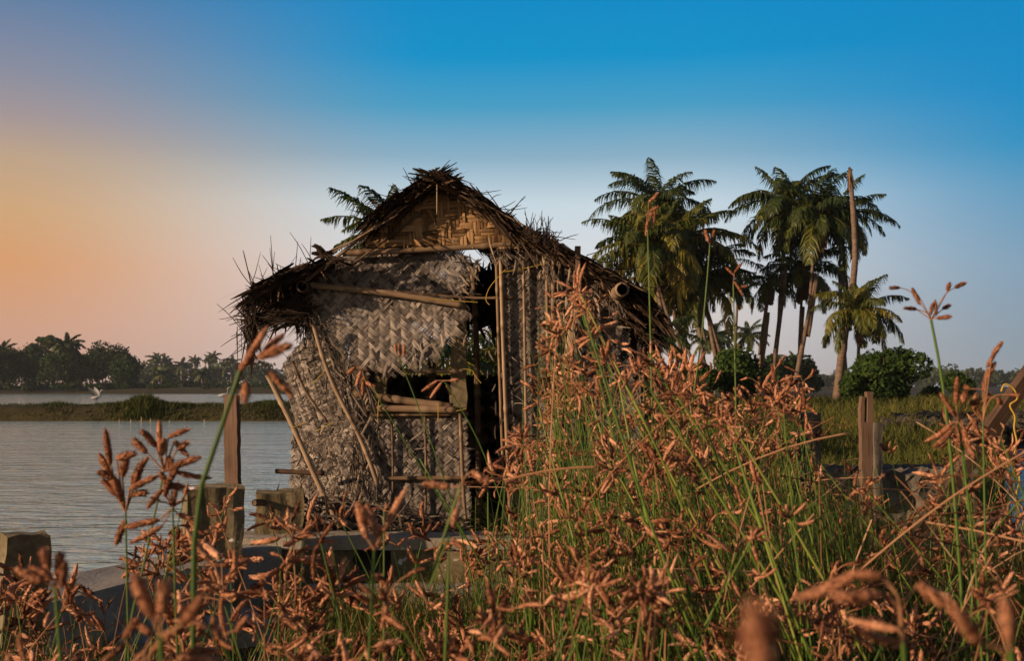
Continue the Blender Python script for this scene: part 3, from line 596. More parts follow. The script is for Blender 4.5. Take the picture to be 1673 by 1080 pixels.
# right hand ruins
def ruin(px0, px1, py0, py1, Y, mat, label, dep=.5, jit=.02, name='stone_block', rot=0.1, sub=12):
    a = P(px0, py0, Y); b = P(px1, py1, Y); o = (a+b)/2; o[1] += dep/2; hx = (b[0]-a[0])/2; hz = (a[2]-b[2])/2
    m_ = MB().box(o, [hx, hx*rot, 0], [0, dep/2, 0], [0, 0, hz], sub=sub, jit=jit)
    return tag(m_.build(name, M[mat], org=(o[0], o[1], b[2])), label, 'block')
ruin(1338, 1600, 772, 838, 9.0, 'greyconc', 'big broken concrete block with rough dark face on the right bank', dep=.7, jit=.022, sub=22)
ruin(1400, 1500, 848, 905, 8.7, 'greyconc', 'lower dark block wedged under the big broken one', dep=.5, jit=.02)
ruin(1505, 1548, 842, 900, 8.2, 'concrete', 'small yellowish concrete prop under the big broken block', dep=.3, jit=.008)
ruin(1548, 1640, 835, 905, 8.8, 'rubble', 'dark rubble block right of the yellowish prop', dep=.5, jit=.03)
ruin(1465, 1760, 893, 985, 7.2, 'concrete', 'pale concrete wall top running out of the photo at the lower right', dep=.6, jit=.008, name='concrete_wall')

# ---------------------------------------------------------------- the hut
HY = 8.0
hut = empty('thatched_hut', (-.4, 9.2, .56), 'ruined hut of woven palm leaf panels and bamboo under a torn dark thatched roof', 'hut')
def weave(mbx, poly, Y, ang, w, tone, gap=0.02, fray=1.2, h=.005, wob=.25, yfun=None, breakp=.0, tvar=.14, mat=0):
    poly3 = np.array([P(p[0], p[1], Y) for p in poly]); pl = poly3[:, [0, 2]]
    cx, cz = pl.mean(0); ca, sa = math.cos(ang), math.sin(ang)
    loc = np.stack([(pl[:, 0]-cx)*ca+(pl[:, 1]-cz)*sa, -(pl[:, 0]-cx)*sa+(pl[:, 1]-cz)*ca], -1)
    lo = np.floor(loc.min(0)/w).astype(int)-1; hi = np.ceil(loc.max(0)/w).astype(int)+1
    runs = []
    for dr in (0, 1):
        for i in range(lo[1-dr], hi[1-dr]):       # strip index across
            if rng.random() < gap: continue
            js = np.arange(lo[dr]*2, hi[dr]*2+1)    # half cells along
            al = (js/2+.25)*w + rng.normal(0, .03*w, len(js))
            ac = (i+.5)*w + wob*w*(np.sin(al*3.1+i*.7+dr)*.5+np.sin(al*9.7+i*1.9)*.3) + rng.normal(0, .05*w)
            cell = np.floor(js/2).astype(int)
            ph = (cell - i) % 4 if dr == 0 else (i - cell) % 4
            over = (ph < 2) if dr == 0 else ~(ph < 2)
            off = np.where(over, h, -h).astype(float); off = np.convolve(np.pad(off, 1, 'edge'), [.2, .6, .2], 'valid')
            U = al if dr == 0 else ac; V_ = ac if dr == 0 else al
            X = cx+U*ca-V_*sa; Z = cz+U*sa+V_*ca
            ins = inpoly(X, Z, pl)
            if breakp:
                kill = np.repeat(rng.random(len(js)//5+1) < breakp, 5)[:len(js)]; ins = ins & ~kill
            k = np.flatnonzero(np.diff(np.concatenate([[0], ins.astype(int), [0]])))
            for s0, s1 in zip(k[::2], k[1::2]):
                e0 = max(0, s0-int(rng.random()*2*fray)); e1 = min(len(js), s1+int(rng.random()*2*fray))
                if e1-e0 < 3: continue
                runs.append((X[e0:e1], Z[e0:e1], off[e0:e1], i, dr, s0-e0, e1-s1))
    bylen = {}
    for r in runs: bylen.setdefault(len(r[0]), []).append(r)
    for n, rs in bylen.items():
        X = np.array([r[0] for r in rs]); Z = np.array([r[1] for r in rs]); O = np.array([r[2] for r in rs])
        yy = Y - O + (yfun(X, Z) if yfun is not None else 0)
        d = np.array([nrm(np.array([-(sa if r[4] == 0 else ca), 0, (ca if r[4] == 0 else -sa)])) for r in rs])
        wd = np.full((len(rs), n), w*.93)*(.86+.16*rng.random((len(rs), 1)))
        for q_, r in enumerate(rs):
            if r[5]: wd[q_, :r[5]+1] *= np.linspace(.15, .9, r[5]+1); yy[q_, :r[5]+1] -= np.linspace(.02, 0, r[5]+1)*rng.random()
            if r[6]: wd[q_, -r[6]-1:] *= np.linspace(.9, .12, r[6]+1); yy[q_, -r[6]-1:] -= np.linspace(0, .03, r[6]+1)*rng.random()
        seg = np.repeat(rng.normal(0, 1, (len(rs), n//8+1)), 8, axis=1)[:, :n]
        tn = np.clip(tone + tvar*rng.normal(0, 1, (len(rs), 1)) + tvar*.8*seg, 0, 1)
        side = d + rng.normal(0, .10, d.shape)*np.array([0, 1, 0])
        side = nrm(side); c3 = np.stack([X, yy, Z], -1)
        for q_ in (-1, 1):
            mbx.ribbons(c3+side[:, None]*(q_*.25*w*(.9+.2*rng.random((len(rs), 1))))[..., None]+np.array([0, 1, 0])*rng.normal(0, .0012, (len(rs), 1, 1)), wd*.5*(.86+.14*rng.random((len(rs), 1))), side+np.array([0, 1, 0])*rng.normal(0, .12, (len(rs), 1)), tone=np.clip(tn+rng.normal(0, .10, (len(rs), 1)), 0, 1), fold=.035, mat=mat)
def debris(mbx, poly, Y, n, Lr, w, ang, spread, out=.06, tone=(.1, .9), curl=.3, yfun=None, mat=0):
    pl = np.array(poly, float); lo = pl.min(0); hi = pl.max(0); px = rng.uniform(lo[0], hi[0], n*3); py = rng.uniform(lo[1], hi[1], n*3)
    k = inpoly(px, py, pl); px = px[k][:n]; py = py[k][:n]; n = len(px)
    p = P(px, py, Y-out*rng.random(n)); 
    if yfun is not None: p[:, 1] += yfun(p[:, 0], p[:, 2])
    a = ang + rng.normal(0, spread, n); L = Lr[0]+(Lr[1]-Lr[0])*rng.random(n)**2
    d = np.stack([np.cos(a), rng.normal(0, .18, n), np.sin(a)], -1); c = rng.normal(0, curl, n)
    sd = np.stack([-np.sin(a), rng.normal(0, .6, n), np.cos(a)], -1)
    t = np.linspace(-.5, .5, 5)
    pts = p[:, None]+d[:, None]*(L[:, None]*t)[..., None] + np.array([0, 0, -1.])*(L*np.abs(c))[:, None, None]*(t**2)[None, :, None] + nrm(sd)[:, None]*(L*c)[:, None, None]*(t**2)[None, :, None]
    pts[:, :, 1] -= np.abs(c)[:, None]*.25*L[:, None]*(t+.5)**2
    wd = (w*(.4+.9*rng.random(n)))[:, None]*np.array([[.5, .9, 1, .8, .12]])
    mbx.ribbons(pts, wd, nrm(sd), tone=rng.uniform(*tone, n), fold=.15, mat=mat)
def bamboo(pts, Y, r, parent=hut, name='bamboo_pole', tone=.5, K=None, mat='bamboo', node=.3, split=False):
    c0 = np.array([P(p[0], p[1], Y if len(p) < 3 else p[2]) for p in pts]); L = np.sum(np.linalg.norm(np.diff(c0, axis=0), axis=1))
    tone = tone*.8; r = r*.86; K = K or max(10, int(L/.035)); c = curve(c0, K); s_ = np.linspace(0, L, K); ph = (s_/node+rng.random()) % 1
    rad = r*(1+.16*np.exp(-((ph-.5)/.06)**2))*(1+.02*rng.standard_normal(K)); tn = tone - .35*np.exp(-((ph-.58)/.05)**2)+.25*np.exp(-((ph-.46)/.05)**2)
    return MB().tubes(c[None], rad[None], 8 if not split else 6, tone=np.clip(tn[None], 0, 1), squash=1 if not split else .35).build(name, M[mat], parent, smooth=not split)
# woven panels ------------------------------------------------
m_ = MB(); weave(m_, [(603, 402), (640, 352), (700, 305), (735, 308), (800, 350), (872, 402)], 7.93, .05, .052, .62, fray=1.0, wob=.12, h=.006, tvar=.2, gap=0)
debris(m_, [(615, 400), (700, 320), (860, 400)], 7.91, 4, (.08, .16), .025, 1.3, .9, out=.06, tone=(.3, 1))
m_.build('gable_panel', M['weave_tan'], hut)['label'] = 'tan coarsely woven gable panel'
m_ = MB(); weave(m_, [(500, 470), (540, 432), (572, 414), (752, 406), (768, 430), (752, 487), (640, 482)], 8.03, R(50), .0265, .50, fray=1.6, wob=.14, h=.005)
debris(m_, [(730, 410), (775, 420), (765, 485), (735, 480)], 8.0, 22, (.08, .22), .016, -.8, .6, out=.06, tone=(.3, 1))
m_.build('upper_panel', M['weave'], hut)
fl = lambda x, z: -.10*sst(2.15, 1.75, z)
m_ = MB(); weave(m_, [(503, 474), (640, 482), (757, 496), (752, 522), (728, 566), (690, 592), (645, 603), (600, 596), (570, 575), (545, 545), (520, 500)], 7.97, R(49), .0275, .62, fray=5.0, yfun=fl, wob=.14, h=.005)
debris(m_, [(590, 565), (640, 590), (720, 560), (750, 520), (740, 540), (700, 592), (620, 600)], 7.9, 26, (.1, .22), .026, -1.2, .5, out=.04, tone=(.4, 1))
m_.build('hanging_flap', M['weave'], hut)['label'] = 'woven flap hanging over the window opening with ragged pointed ends'
m_ = MB(); weave(m_, [(588, 678), (762, 674), (768, 872), (590, 875)], 8.0, R(47), .0265, .45, fray=1.3, wob=.2, gap=.03)
debris(m_, [(590, 690), (762, 690), (765, 870), (590, 870)], 8.0, 26, (.06, .2), .014, 1.2, 1.5, out=.04)
m_.build('lower_panel', M['weave'], hut)
for (poly, lb, seed, tone) in (([(815, 420), (860, 412), (900, 422), (906, 860), (838, 860), (826, 640)], None, 0, .40), ([(902, 425), (960, 440), (1022, 490), (1026, 560), (1040, 640), (1050, 860), (908, 860)], None, 1, .36)):
    m_ = MB(); weave(m_, poly, 8.0+.03*seed, R(50), .0265, tone, fray=1.3, wob=.25, gap=.02, h=.006)
    debris(m_, poly, 8.0, 22, (.06, .2), .014, 1.2, 1.5, out=.04)
    m_.build('right_panel', M['weave'], hut)
# the slumped left corner, many layers of shredded leaf
yf = lambda x, z: .9*np.clip(-1.15-x, 0, 1)
lp = [(500, 482), (535, 520), (572, 590), (592, 650), (592, 875), (462, 880), (452, 800), (462, 690), (445, 640), (436, 590), (470, 560), (497, 530)]
m_ = MB(); weave(m_, lp, 8.0, R(22), .020, .38, fray=2.0, wob=.3, gap=.02, h=.004, yfun=yf, tvar=.25)
weave(m_, [(455, 700), (520, 690), (600, 700), (600, 870), (460, 875)], 8.0, R(55), .03, .30, fray=2.5, wob=.9, gap=.25, h=.008, yfun=yf, tvar=.25, breakp=.2)
m_.build('left_panel', M['weave'], hut)['label'] = 'slumped left corner panel of fine weave'
m_ = MB()
debris(m_, lp, 8.0, 260, (.03, .15), .010, 1.35, .6, out=.06, yfun=yf, tone=(0, .9))
debris(m_, lp, 8.0, 200, (.03, .12), .012, .1, .5, out=.05, yfun=yf, tone=(0, .9))
debris(m_, [(560, 540), (600, 600), (625, 700), (620, 870), (575, 870), (570, 650)], 7.97, 130, (.06, .24), .014, 1.7, .35, out=.10, tone=(.1, 1))
debris(m_, [(500, 480), (530, 520), (590, 640), (560, 640), (500, 540)], 7.98, 70, (.08, .22), .014, 2.1, .3, out=.06, tone=(.1, .9))
debris(m_, [(445, 810), (600, 820), (770, 850), (770, 885), (450, 885)], 7.9, 420, (.06, .3), .014, .2, .9, out=.25, tone=(0, .8))
m_.build('shredded_leaves', M['shred'], hut)['kind'] = 'stuff'
# dark litter of leaf bits under eaves and in the tops of panels on the right
m_ = MB()
debris(m_, [(800, 405), (870, 402), (950, 440), (1030, 492), (1020, 515), (940, 480), (860, 440), (805, 430)], 7.97, 230, (.05, .2), .014, -1.3, .6, out=.14, tone=(.1, 1))
debris(m_, [(900, 430), (950, 440), (950, 640), (925, 640), (905, 560)], 7.93, 60, (.08, .3), .02, -1.5, .35, out=.10, tone=(.3, 1))
debris(m_, [(790, 540), (820, 440), (822, 860), (808, 860)], 7.98, 18, (.04, .12), .012, 1.5, .5, out=.06, tone=(0, .8))
debris(m_, [(755, 420), (785, 420), (770, 560), (752, 560)], 7.98, 30, (.05, .16), .014, -1.4, .5, out=.06, tone=(.1, 1))
m_.build('torn_leaves', M['shred'], hut)['kind'] = 'stuff'
# side and back walls (their inner faces show through the openings)
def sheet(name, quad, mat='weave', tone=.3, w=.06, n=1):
    # woven wall on an arbitrary vertical rectangle, by ribbons in two diagonal directions
    a, b, z0, z1 = quad; a = np.array([*a, 0.]); b = np.array([*b, 0.]); L = np.linalg.norm(b-a); e = (b-a)/L; nn = np.cross(e, [0, 0, 1.])
    m2 = MB()
    for dr in (1, -1):
        for s0 in np.arange(-(z1-z0), L+(z1-z0), w*1.41):
            t = np.linspace(0, 1, 24); u = s0+dr*t*(z1-z0)*.9; v = t*(z1-z0)
            if dr < 0: u = s0+(1-t)*0-t*(z1-z0)*.9+(z1-z0)*.9*0
            k = (u >= 0) & (u <= L)
            if k.sum() < 3: continue
            u, v = u[k], v[k]; p = a+e*u[:, None]+nn*(.006*dr*np.where((np.floor((u+v)/w) % 2) > 0, 1, -1))[:, None]; p[:, 2] = z0+v
            sdv = nrm(e*-1*dr+np.array([0, 0, .9])) if dr > 0 else nrm(e+np.array([0, 0, .9]))
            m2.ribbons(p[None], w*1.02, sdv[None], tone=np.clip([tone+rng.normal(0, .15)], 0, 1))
    return m2.build(name, M[mat], hut)
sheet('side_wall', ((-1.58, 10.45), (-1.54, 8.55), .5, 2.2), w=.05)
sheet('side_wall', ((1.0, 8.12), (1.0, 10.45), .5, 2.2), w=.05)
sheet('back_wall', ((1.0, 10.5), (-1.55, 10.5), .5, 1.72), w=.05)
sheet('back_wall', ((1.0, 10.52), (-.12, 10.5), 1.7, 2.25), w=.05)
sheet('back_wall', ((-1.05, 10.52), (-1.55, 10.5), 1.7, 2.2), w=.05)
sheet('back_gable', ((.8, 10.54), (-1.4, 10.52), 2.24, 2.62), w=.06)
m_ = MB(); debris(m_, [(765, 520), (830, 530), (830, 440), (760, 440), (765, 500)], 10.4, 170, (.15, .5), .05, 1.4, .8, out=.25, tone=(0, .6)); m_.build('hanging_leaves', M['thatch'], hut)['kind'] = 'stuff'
# timber and concrete posts of the frame
def hpost(px0, px1, py0, py1, Y, mat='timber', name='post', tone=.5, dep=None):
    a = P(px0, py0, Y); b = P(px1, py1, Y); o = (a+b)/2; hx = (b[0]-a[0])/2; d_ = dep or hx
    m2, _ = plank([((px0+px1)/2, py1, Y+d_), ((px0+px1)/2, py0, Y+d_)], 2*hx, 2*d_, '', Y, rot=0., tone=tone); return m2.build(name, M[mat], hut)
hpost(737, 762, 500, 874, 8.06, mat='concrete', name='door_post')
hpost(614, 632, 590, 700, 8.08, mat='concrete', name='window_post')
hpost(700, 712, 560, 680, 9.2, mat='bamboo', name='inner_post')
bamboo([(772, 430), (778, 560), (783, 872)], 8.5, .028, name='inner_post', tone=.3)
hpost(500, 511, 470, 545, 8.45, name='corner_post', mat='timber', tone=.1)
hpost(1026, 1040, 480, 640, 8.3, name='corner_post', mat='timber', tone=.3)
# rails and battens
bamboo([(560, 414), (700, 407), (862, 398)], 7.94, .026, name='gable_rail', tone=.45)
bamboo([(565, 408), (700, 403), (868, 384)], 7.99, .014, name='gable_rail', tone=.4, split=True)
bamboo([(508, 466), (640, 480), (756, 499)], 7.92, .026, name='panel_rail', tone=.6)
bamboo([(600, 470), (760, 486), (840, 486)], 7.97, .012, name='panel_rail', tone=.3)
bamboo([(575, 601), (680, 606), (760, 606)], 7.98, .020, name='window_rail', tone=.5, split=False)
bamboo([(572, 642), (640, 652), (740, 665)], 7.95, .032, name='window_rail', tone=.45)
bamboo([(590, 667), (745, 670)], 7.93, .030, name='window_rail', tone=.6)
bamboo([(600, 679), (765, 676)], 7.96, .014, name='window_rail', tone=.35)
for px in (640, 694): bamboo([(px, 680), (px+2, 780), (px, 870)], 7.97, .011, name='panel_batten', tone=.25)
bamboo([(752, 674), (756, 780), (762, 872)], 7.94, .016, name='panel_batten', tone=.4)
bamboo([(630, 782), (765, 781)], 7.95, .018, name='panel_rail', tone=.3)
bamboo([(600, 858), (765, 855)], 7.94, .022, name='panel_rail', tone=.35)
bamboo([(818, 415), (822, 560), (834, 865)], 7.95, .017, name='wall_batten', tone=.75)
bamboo([(811, 425), (816, 600), (826, 865)], 7.97, .014, name='wall_batten', tone=.4)
bamboo([(855, 418), (858, 600), (862, 860)], 7.96, .013, name='wall_batten', tone=.6)
bamboo([(893, 420), (896, 640), (900, 860)], 7.96, .015, name='wall_batten', tone=.45)
bamboo([(905, 420), (904, 560), (910, 860)], 7.92, .020, name='wall_batten', tone=.35)
bamboo([(972, 500), (978, 860)], 7.99, .014, name='wall_batten', tone=.4)
bamboo([(944, 402), (936, 520), (905, 700), (880, 858)], 7.82, .026, name='brace', tone=.75, split=True)
bamboo([(437, 612), (480, 700), (520, 790), (556, 862)], 7.72, .022, name='brace', tone=.8, node=.22)
bamboo([(512, 530), (540, 618), (590, 720), (617, 792)], 7.80, .018, name='brace', tone=.72, node=.25)
bamboo([(478, 590), (500, 640), (535, 690)], 7.9, .012, name='brace', tone=.3)
bamboo([(450, 770), (530, 774)], 7.88, .020, name='panel_rail', tone=.35, mat='timber')
bamboo([(415, 822, 7.5), (500, 818, 7.9)], 7.6, .028, name='log', tone=.3, mat='timber')
bamboo([(450, 858), (590, 862)], 7.86, .018, name='panel_rail', tone=.35)
# roof frame: rafters, plates
bamboo([(500, 458), (560, 412), (615, 368), (690, 312)], 7.80, .015, name='rafter', tone=.5)
bamboo([(540, 415), (620, 368), (650, 350)], 7.78, .007, name='roof_batten', tone=.65)
bamboo([(440, 470), (520, 420), (580, 392)], 7.82, .008, name='roof_batten', tone=.7)
bamboo([(560, 445), (625, 395), (690, 345)], 7.9, .011, name='roof_batten', tone=.1)
bamboo([(712, 300), (800, 356), (860, 395), (950, 445), (1030, 500)], 7.90, .022, name='rafter', tone=.15)
bamboo([(735, 302), (860, 370), (960, 425), (1060, 480)], 7.74, .006, name='roof_batten', tone=.4)
bamboo([(860, 372, 7.6), (905, 395, 7.7), (985, 435, 7.8)], 7.7, .010, name='roof_batten', tone=.6)
def plate(px, py, r, Y0, name='wall_plate'):
    if px < 600: mt = 'timber'; tn = .1  # left plate's shade is put into its colour: dark timber, low tone
    else: mt = 'bamboo'; tn = .5
    a = P(px, py, Y0); K = 24; c = a + np.array([[0, 1., 0]])*np.linspace(0, 3.0, K)[:, None] + np.array([[-.012, 0, 0.0]])*np.linspace(0, 3, K)[:, None]
    m2 = MB(); m2.tubes(c[None], np.full((1, K), r), 16, tone=tn)
    o = m2.build(name, M[mt], hut, smooth=True)
    ring = MB(); ring.tubes((a+np.array([[0, -.002, 0], [0, -.008, 0], [0, -.008, 0], [0, .004, 0], [0, .005, 0]])-[0, .004, 0])[None], np.array([[r*1.02, r*1.0, r*.74, r*.70, r*.02]]), 16, tone=tn); ring.build('cut_end', M[mt], o, smooth=True)
plate(1016, 473, .050, 7.55); plate(494, 468, .042, 7.74); plate(706, 292, .022, 7.8, 'ridge_pole')
# vertical slat at right verge
hpost(940, 948, 402, 470, 7.72, name='roof_slat', dep=.01, tone=.5)
bamboo([(714, 300), (714, 350)], 7.7, .006, name='roof_slat', tone=.7)
for (pts, Y) in (([(756, 603), (772, 606), (776, 614), (786, 626)], 7.9), ([(612, 640), (619, 648), (618, 664), (617, 690)], 7.88), ([(716, 660), (716, 690)], 7.88), ([(826, 440), (800, 470), (794, 490), (800, 498)], 7.85), ([(822, 444), (850, 440), (892, 430)], 7.88), ([(700, 488), (780, 494)], 7.9), ([(545, 590), (500, 640)], 7.85), ([(476, 700), (500, 690)], 7.66), ([(515, 706), (545, 690)], 7.7), ([(745, 672), (762, 668)], 7.88)):
    ropecurve(pts, Y, r=.003, name='tie', parent=hut)
# thatch ------------------------------------------------------
def thatch(name, line, y0, y1, n, thick, edge=0, skew=0., tone=(0, .8), Lr=(.1, .5), w=.020, back=True):
    ln = np.array([[P(p[0], p[1], 7.75)[0], P(p[0], p[1], 7.75)[2]] for p in line]); seg = np.linalg.norm(np.diff(ln, axis=0), axis=1); cum = np.concatenate([[0], np.cumsum(seg)])
    th = np.interp
    m2 = MB()
    # solid backing sheet, added under the strips to block light
    K1, K2 = 40, 30; t = np.linspace(0, cum[-1], K1); X = th(t, cum, ln[:, 0]); Z = th(t, cum, ln[:, 1])
    yy = np.linspace(y0+.04, y1, K2); G = np.zeros((K1, K2, 3)); G[..., 0] = X[:, None]+rng.normal(0, .008, (K1, K2)); G[..., 1] = yy[None]+rng.normal(0, .01, (K1, K2)); G[..., 2] = Z[:, None]-thick*.5+rng.normal(0, .012, (K1, K2))
    idx = np.arange(K1*K2).reshape(K1, K2)
    if back: m2.add(G, np.stack([idx[:-1, :-1], idx[1:, :-1], idx[1:, 1:], idx[:-1, 1:]], -1), .1)
    def strips(n, ya, yb, frac_y, Lr, w, offr):
        s_ = rng.random(n)*cum[-1]; x = th(s_, cum, ln[:, 0]); z = th(s_, cum, ln[:, 1])
        k = np.clip(np.searchsorted(cum, s_)-1, 0, len(seg)-1); tx = (ln[k+1]-ln[k])/seg[k][:, None]
        y = rng.uniform(ya, yb, n); nv = np.stack([-tx[:, 1], tx[:, 0]], -1); nv *= np.sign(nv[:, 1:2])
        o = rng.uniform(*offr, n)
        p = np.stack([x+nv[:, 0]*o, y, z+nv[:, 1]*o], -1)
        a = rng.normal(skew, .24, n); a = np.where(rng.random(n) < frac_y, a+1.57*np.sign(rng.normal(size=n)), a)
        d = np.stack([tx[:, 0]*np.cos(a), np.sin(a), tx[:, 1]*np.cos(a)], -1) + rng.normal(0, .10, (n, 3)); d = nrm(d)
        L = Lr[0]+(Lr[1]-Lr[0])*rng.random(n)**2; tt = np.linspace(-.5, .5, 5)
        pts = p[:, None]+d[:, None]*(L[:, None]*tt)[..., None]; pts[:, :, 2] -= (L*rng.random(n)*.25)[:, None]*(tt+.5)[None]**2
        sd = nrm(np.cross(d, np.array([0, .3, 1.])+rng.normal(0, .45, (n, 3))))
        m2.ribbons(pts, (w*(.4+rng.random(n)))[:, None]*np.array([[.5, 1, 1, .7, .15]]), sd, tone=rng.uniform(*tone, n))
    strips(n, y0, y1, .2, Lr, w, (-thick, 0.01))
    strips(n, y0-.05, y0+.35, .25, (Lr[0]*.8, Lr[1]*.8), w, (-thick, .015))
    # drooping ends at the front verge
    if edge:
        s_ = rng.random(edge)*cum[-1]; x = th(s_, cum, ln[:, 0]); z = th(s_, cum, ln[:, 1])-thick*rng.random(edge)
        L = .03+.12*rng.random(edge)**2; dx = rng.normal(0, .5, edge); tt = np.linspace(0, 1, 4)
        pts = np.stack([x, np.full(edge, y0)+.1*rng.random(edge), z], -1)[:, None]+np.stack([tt[None]*dx[:, None]*L[:, None], -.35*L[:, None]*tt[None]+0*dx[:, None], -L[:, None]*tt[None]**1.3], -1)
        m2.ribbons(pts, w*np.array([[.9, .8, .6, .1]]), nrm(rng.normal(0, 1, (edge, 3))*[1, 1, .3]), tone=rng.uniform(.1, 1, edge))
    return m2.build(name, M['thatch'], hut)
thatch('roof_thatch', [(712, 282), (690, 292), (655, 314), (625, 335), (596, 356)], 7.82, 10.7, 2000, .08, 50)['label'] = 'dark thatch of the upper left slope'
thatch('roof_thatch', [(610, 372), (560, 410), (520, 430), (494, 440), (458, 450), (428, 464), (398, 482)], 8.3, 10.7, 1500, .05, 0)
thatch('roof_thatch', [(524, 424), (494, 436), (458, 447), (428, 462), (396, 478)], 7.74, 8.6, 430, .065, 36, tone=(0, .6), back=False)['label'] = 'ragged black thatch of the left eave'
thatch('roof_thatch', [(490, 496), (440, 506), (404, 516), (400, 522)], 7.9, 8.7, 120, .04, 22, tone=(0, .5), back=False)
thatch('roof_thatch', [(702, 282), (742, 292), (790, 322), (826, 350), (862, 378), (910, 398), (948, 420), (1000, 444), (1050, 476), (1086, 512)], 7.80, 10.7, 4200, .075, 70)['label'] = 'dark thatch of the right slope'
thatch('roof_thatch', [(1030, 505), (1060, 520), (1088, 540)], 7.9, 9.2, 130, .10, 40, tone=(0, .5))
# dense leafy fringe hanging from the left eave corner
m_ = MB(); debris(m_, [(398, 500), (418, 505), (424, 560), (412, 600), (400, 560)], 7.9, 170, (.06, .22), .012, -1.4, .3, out=.1, tone=(0, .4)); 
debris(m_, [(478, 480), (508, 480), (502, 530), (486, 560)], 8.0, 90, (.06, .2), .014, -1.4, .4, out=.1, tone=(0, .5))
debris(m_, [(400, 510), (480, 505), (490, 525), (410, 535)], 7.9, 60, (.08, .3), .014, .1, .3, out=.1, tone=(0, .4))
m_.build('eave_fringe', M['thatch'], hut)['kind'] = 'stuff'
# wiry twigs (leaf midribs) sticking out of the thatch
tw = []
def twigs(n, pxr, pyf, ang, spr, Lr, Y=7.75):
    for i in range(n):
        px = random.uniform(*pxr); py = pyf(px); a = random.gauss(ang, spr); L = random.uniform(*Lr)
        a0 = P(px, py, Y+random.uniform(-.1, .4)); d = np.array([math.cos(a), random.gauss(0, .3), math.sin(a)])
        tw.append(curve([a0, a0+d*L*.5+[0, 0, random.gauss(0, .02)], a0+d*L], 5))
twigs(26, (400, 520), lambda x: 480-(x-400)*.42, 1.9, .5, (.08, .34))
twigs(16, (398, 420), lambda x: random.uniform(490, 560), 3.0, .7, (.1, .3))
twigs(10, (385, 420), lambda x: random.uniform(480, 560), -1.5, .25, (.2, .45))
twigs(24, (862, 905), lambda x: 385+(x-862)*.5, 1.6, .45, (.1, .24))
twigs(26, (720, 1090), lambda x: 285+(x-705)*.52, .1, .5, (.08, .26))
twigs(12, (600, 700), lambda x: 352-(x-600)*.7, 2.9, .4, (.08, .16))
MB().tubes(np.array(tw), np.array([[.0035, .003, .003, .0025, .0015]]), 4, tone=.3).build('twigs', M['thatch'], hut)['kind'] = 'stuff'
mb = MB(); debris(mb, [(855, 370), (905, 388), (915, 402), (870, 392)], 7.7, 120, (.04, .14), .012, 1.5, .7, out=.2, tone=(0, .4)); debris(mb, [(520, 404), (556, 424), (560, 432), (520, 416)], 7.7, 26, (.1, .2), .03, -.5, .3, out=.1, tone=(0, .3)); mb.build('loose_tufts', M['thatch'], hut)['kind'] = 'stuff'

# ---------------------------------------------------------------- sedge in front
ENV = np.array([(-60, 965), (0, 945), (60, 930), (130, 905), (190, 860), (250, 850), (310, 800), (400, 800), (470, 850), (540, 850), (620, 815), (700, 800), (780, 790), (840, 740), (880, 640), (905, 520), (925, 450), (950, 470), (975, 560), (1010, 610), (1060, 580), (1120, 600), (1200, 615), (1300, 625), (1345, 650), (1385, 710), (1440, 735), (1540, 715), (1575, 660), (1610, 690), (1740, 700)], float)
def env(px): return np.interp(px, ENV[:, 0], ENV[:, 1])
def spikelets(mbx, starts, dirs, L, rad, curl, tone, K=7, sides=6, mat=1):
    n = len(starts); t = np.linspace(0, 1, K)
    perp = nrm(np.cross(dirs, rng.normal(0, 1, (n, 3)))); perp[:, 2] -= .5; perp = nrm(perp)
    pts = starts[:, None]+dirs[:, None]*(L[:, None]*t)[..., None]+perp[:, None]*(L*curl)[:, None, None]*(t**2)[None, :, None]
    prof = np.interp(t, [0, .06, .25, .7, .9, 1], [.4, .78, 1, .95, .62, .1])
    r_ = rad[:, None]*prof[None]*(1+rng.normal(0, .09, (n, K)))
    tn = np.clip(np.asarray(tone)[:, None]+.12*(t-.4)[None]+rng.normal(0, .10, (n, K)), 0, 1)
    mbx.tubes(pts, r_, sides, tone=tn, mat=mat, scales=.12)
    m = 90 if K >= 18 else 16; ii = np.repeat(np.arange(n), m); tq = rng.random(n*m)*.93; f = tq*(K-1); i0 = f.astype(int); fr = (f-i0)[:, None]
    c0 = pts[ii, i0]*(1-fr)+pts[ii, i0+1]*fr; rq = r_[ii, i0]*(1-fr[:, 0])+r_[ii, i0+1]*fr[:, 0]; tg = nrm(pts[ii, i0+1]-pts[ii, i0])
    o = rng.normal(0, 1, (n*m, 3)); o = nrm(o-tg*(o*tg).sum(1, keepdims=True)); a = c0+o*(rq*.85)[:, None]; ln = rq*(1.0+.8*rng.random(n*m)) if K >= 18 else rq*(1.5+1.0*rng.random(n*m))
    b = a+(tg*.93+o*(.42+.2*rng.random((n*m, 1))))*ln[:, None]
    wd = rq*(.55 if K >= 18 else .9); mbx.ribbons(np.stack([a, b], 1), np.stack([wd, wd*.15], 1), np.cross(tg, o), tone=np.clip(tn[ii, i0]+rng.normal(.03, .16, n*m), 0, 1), mat=mat)
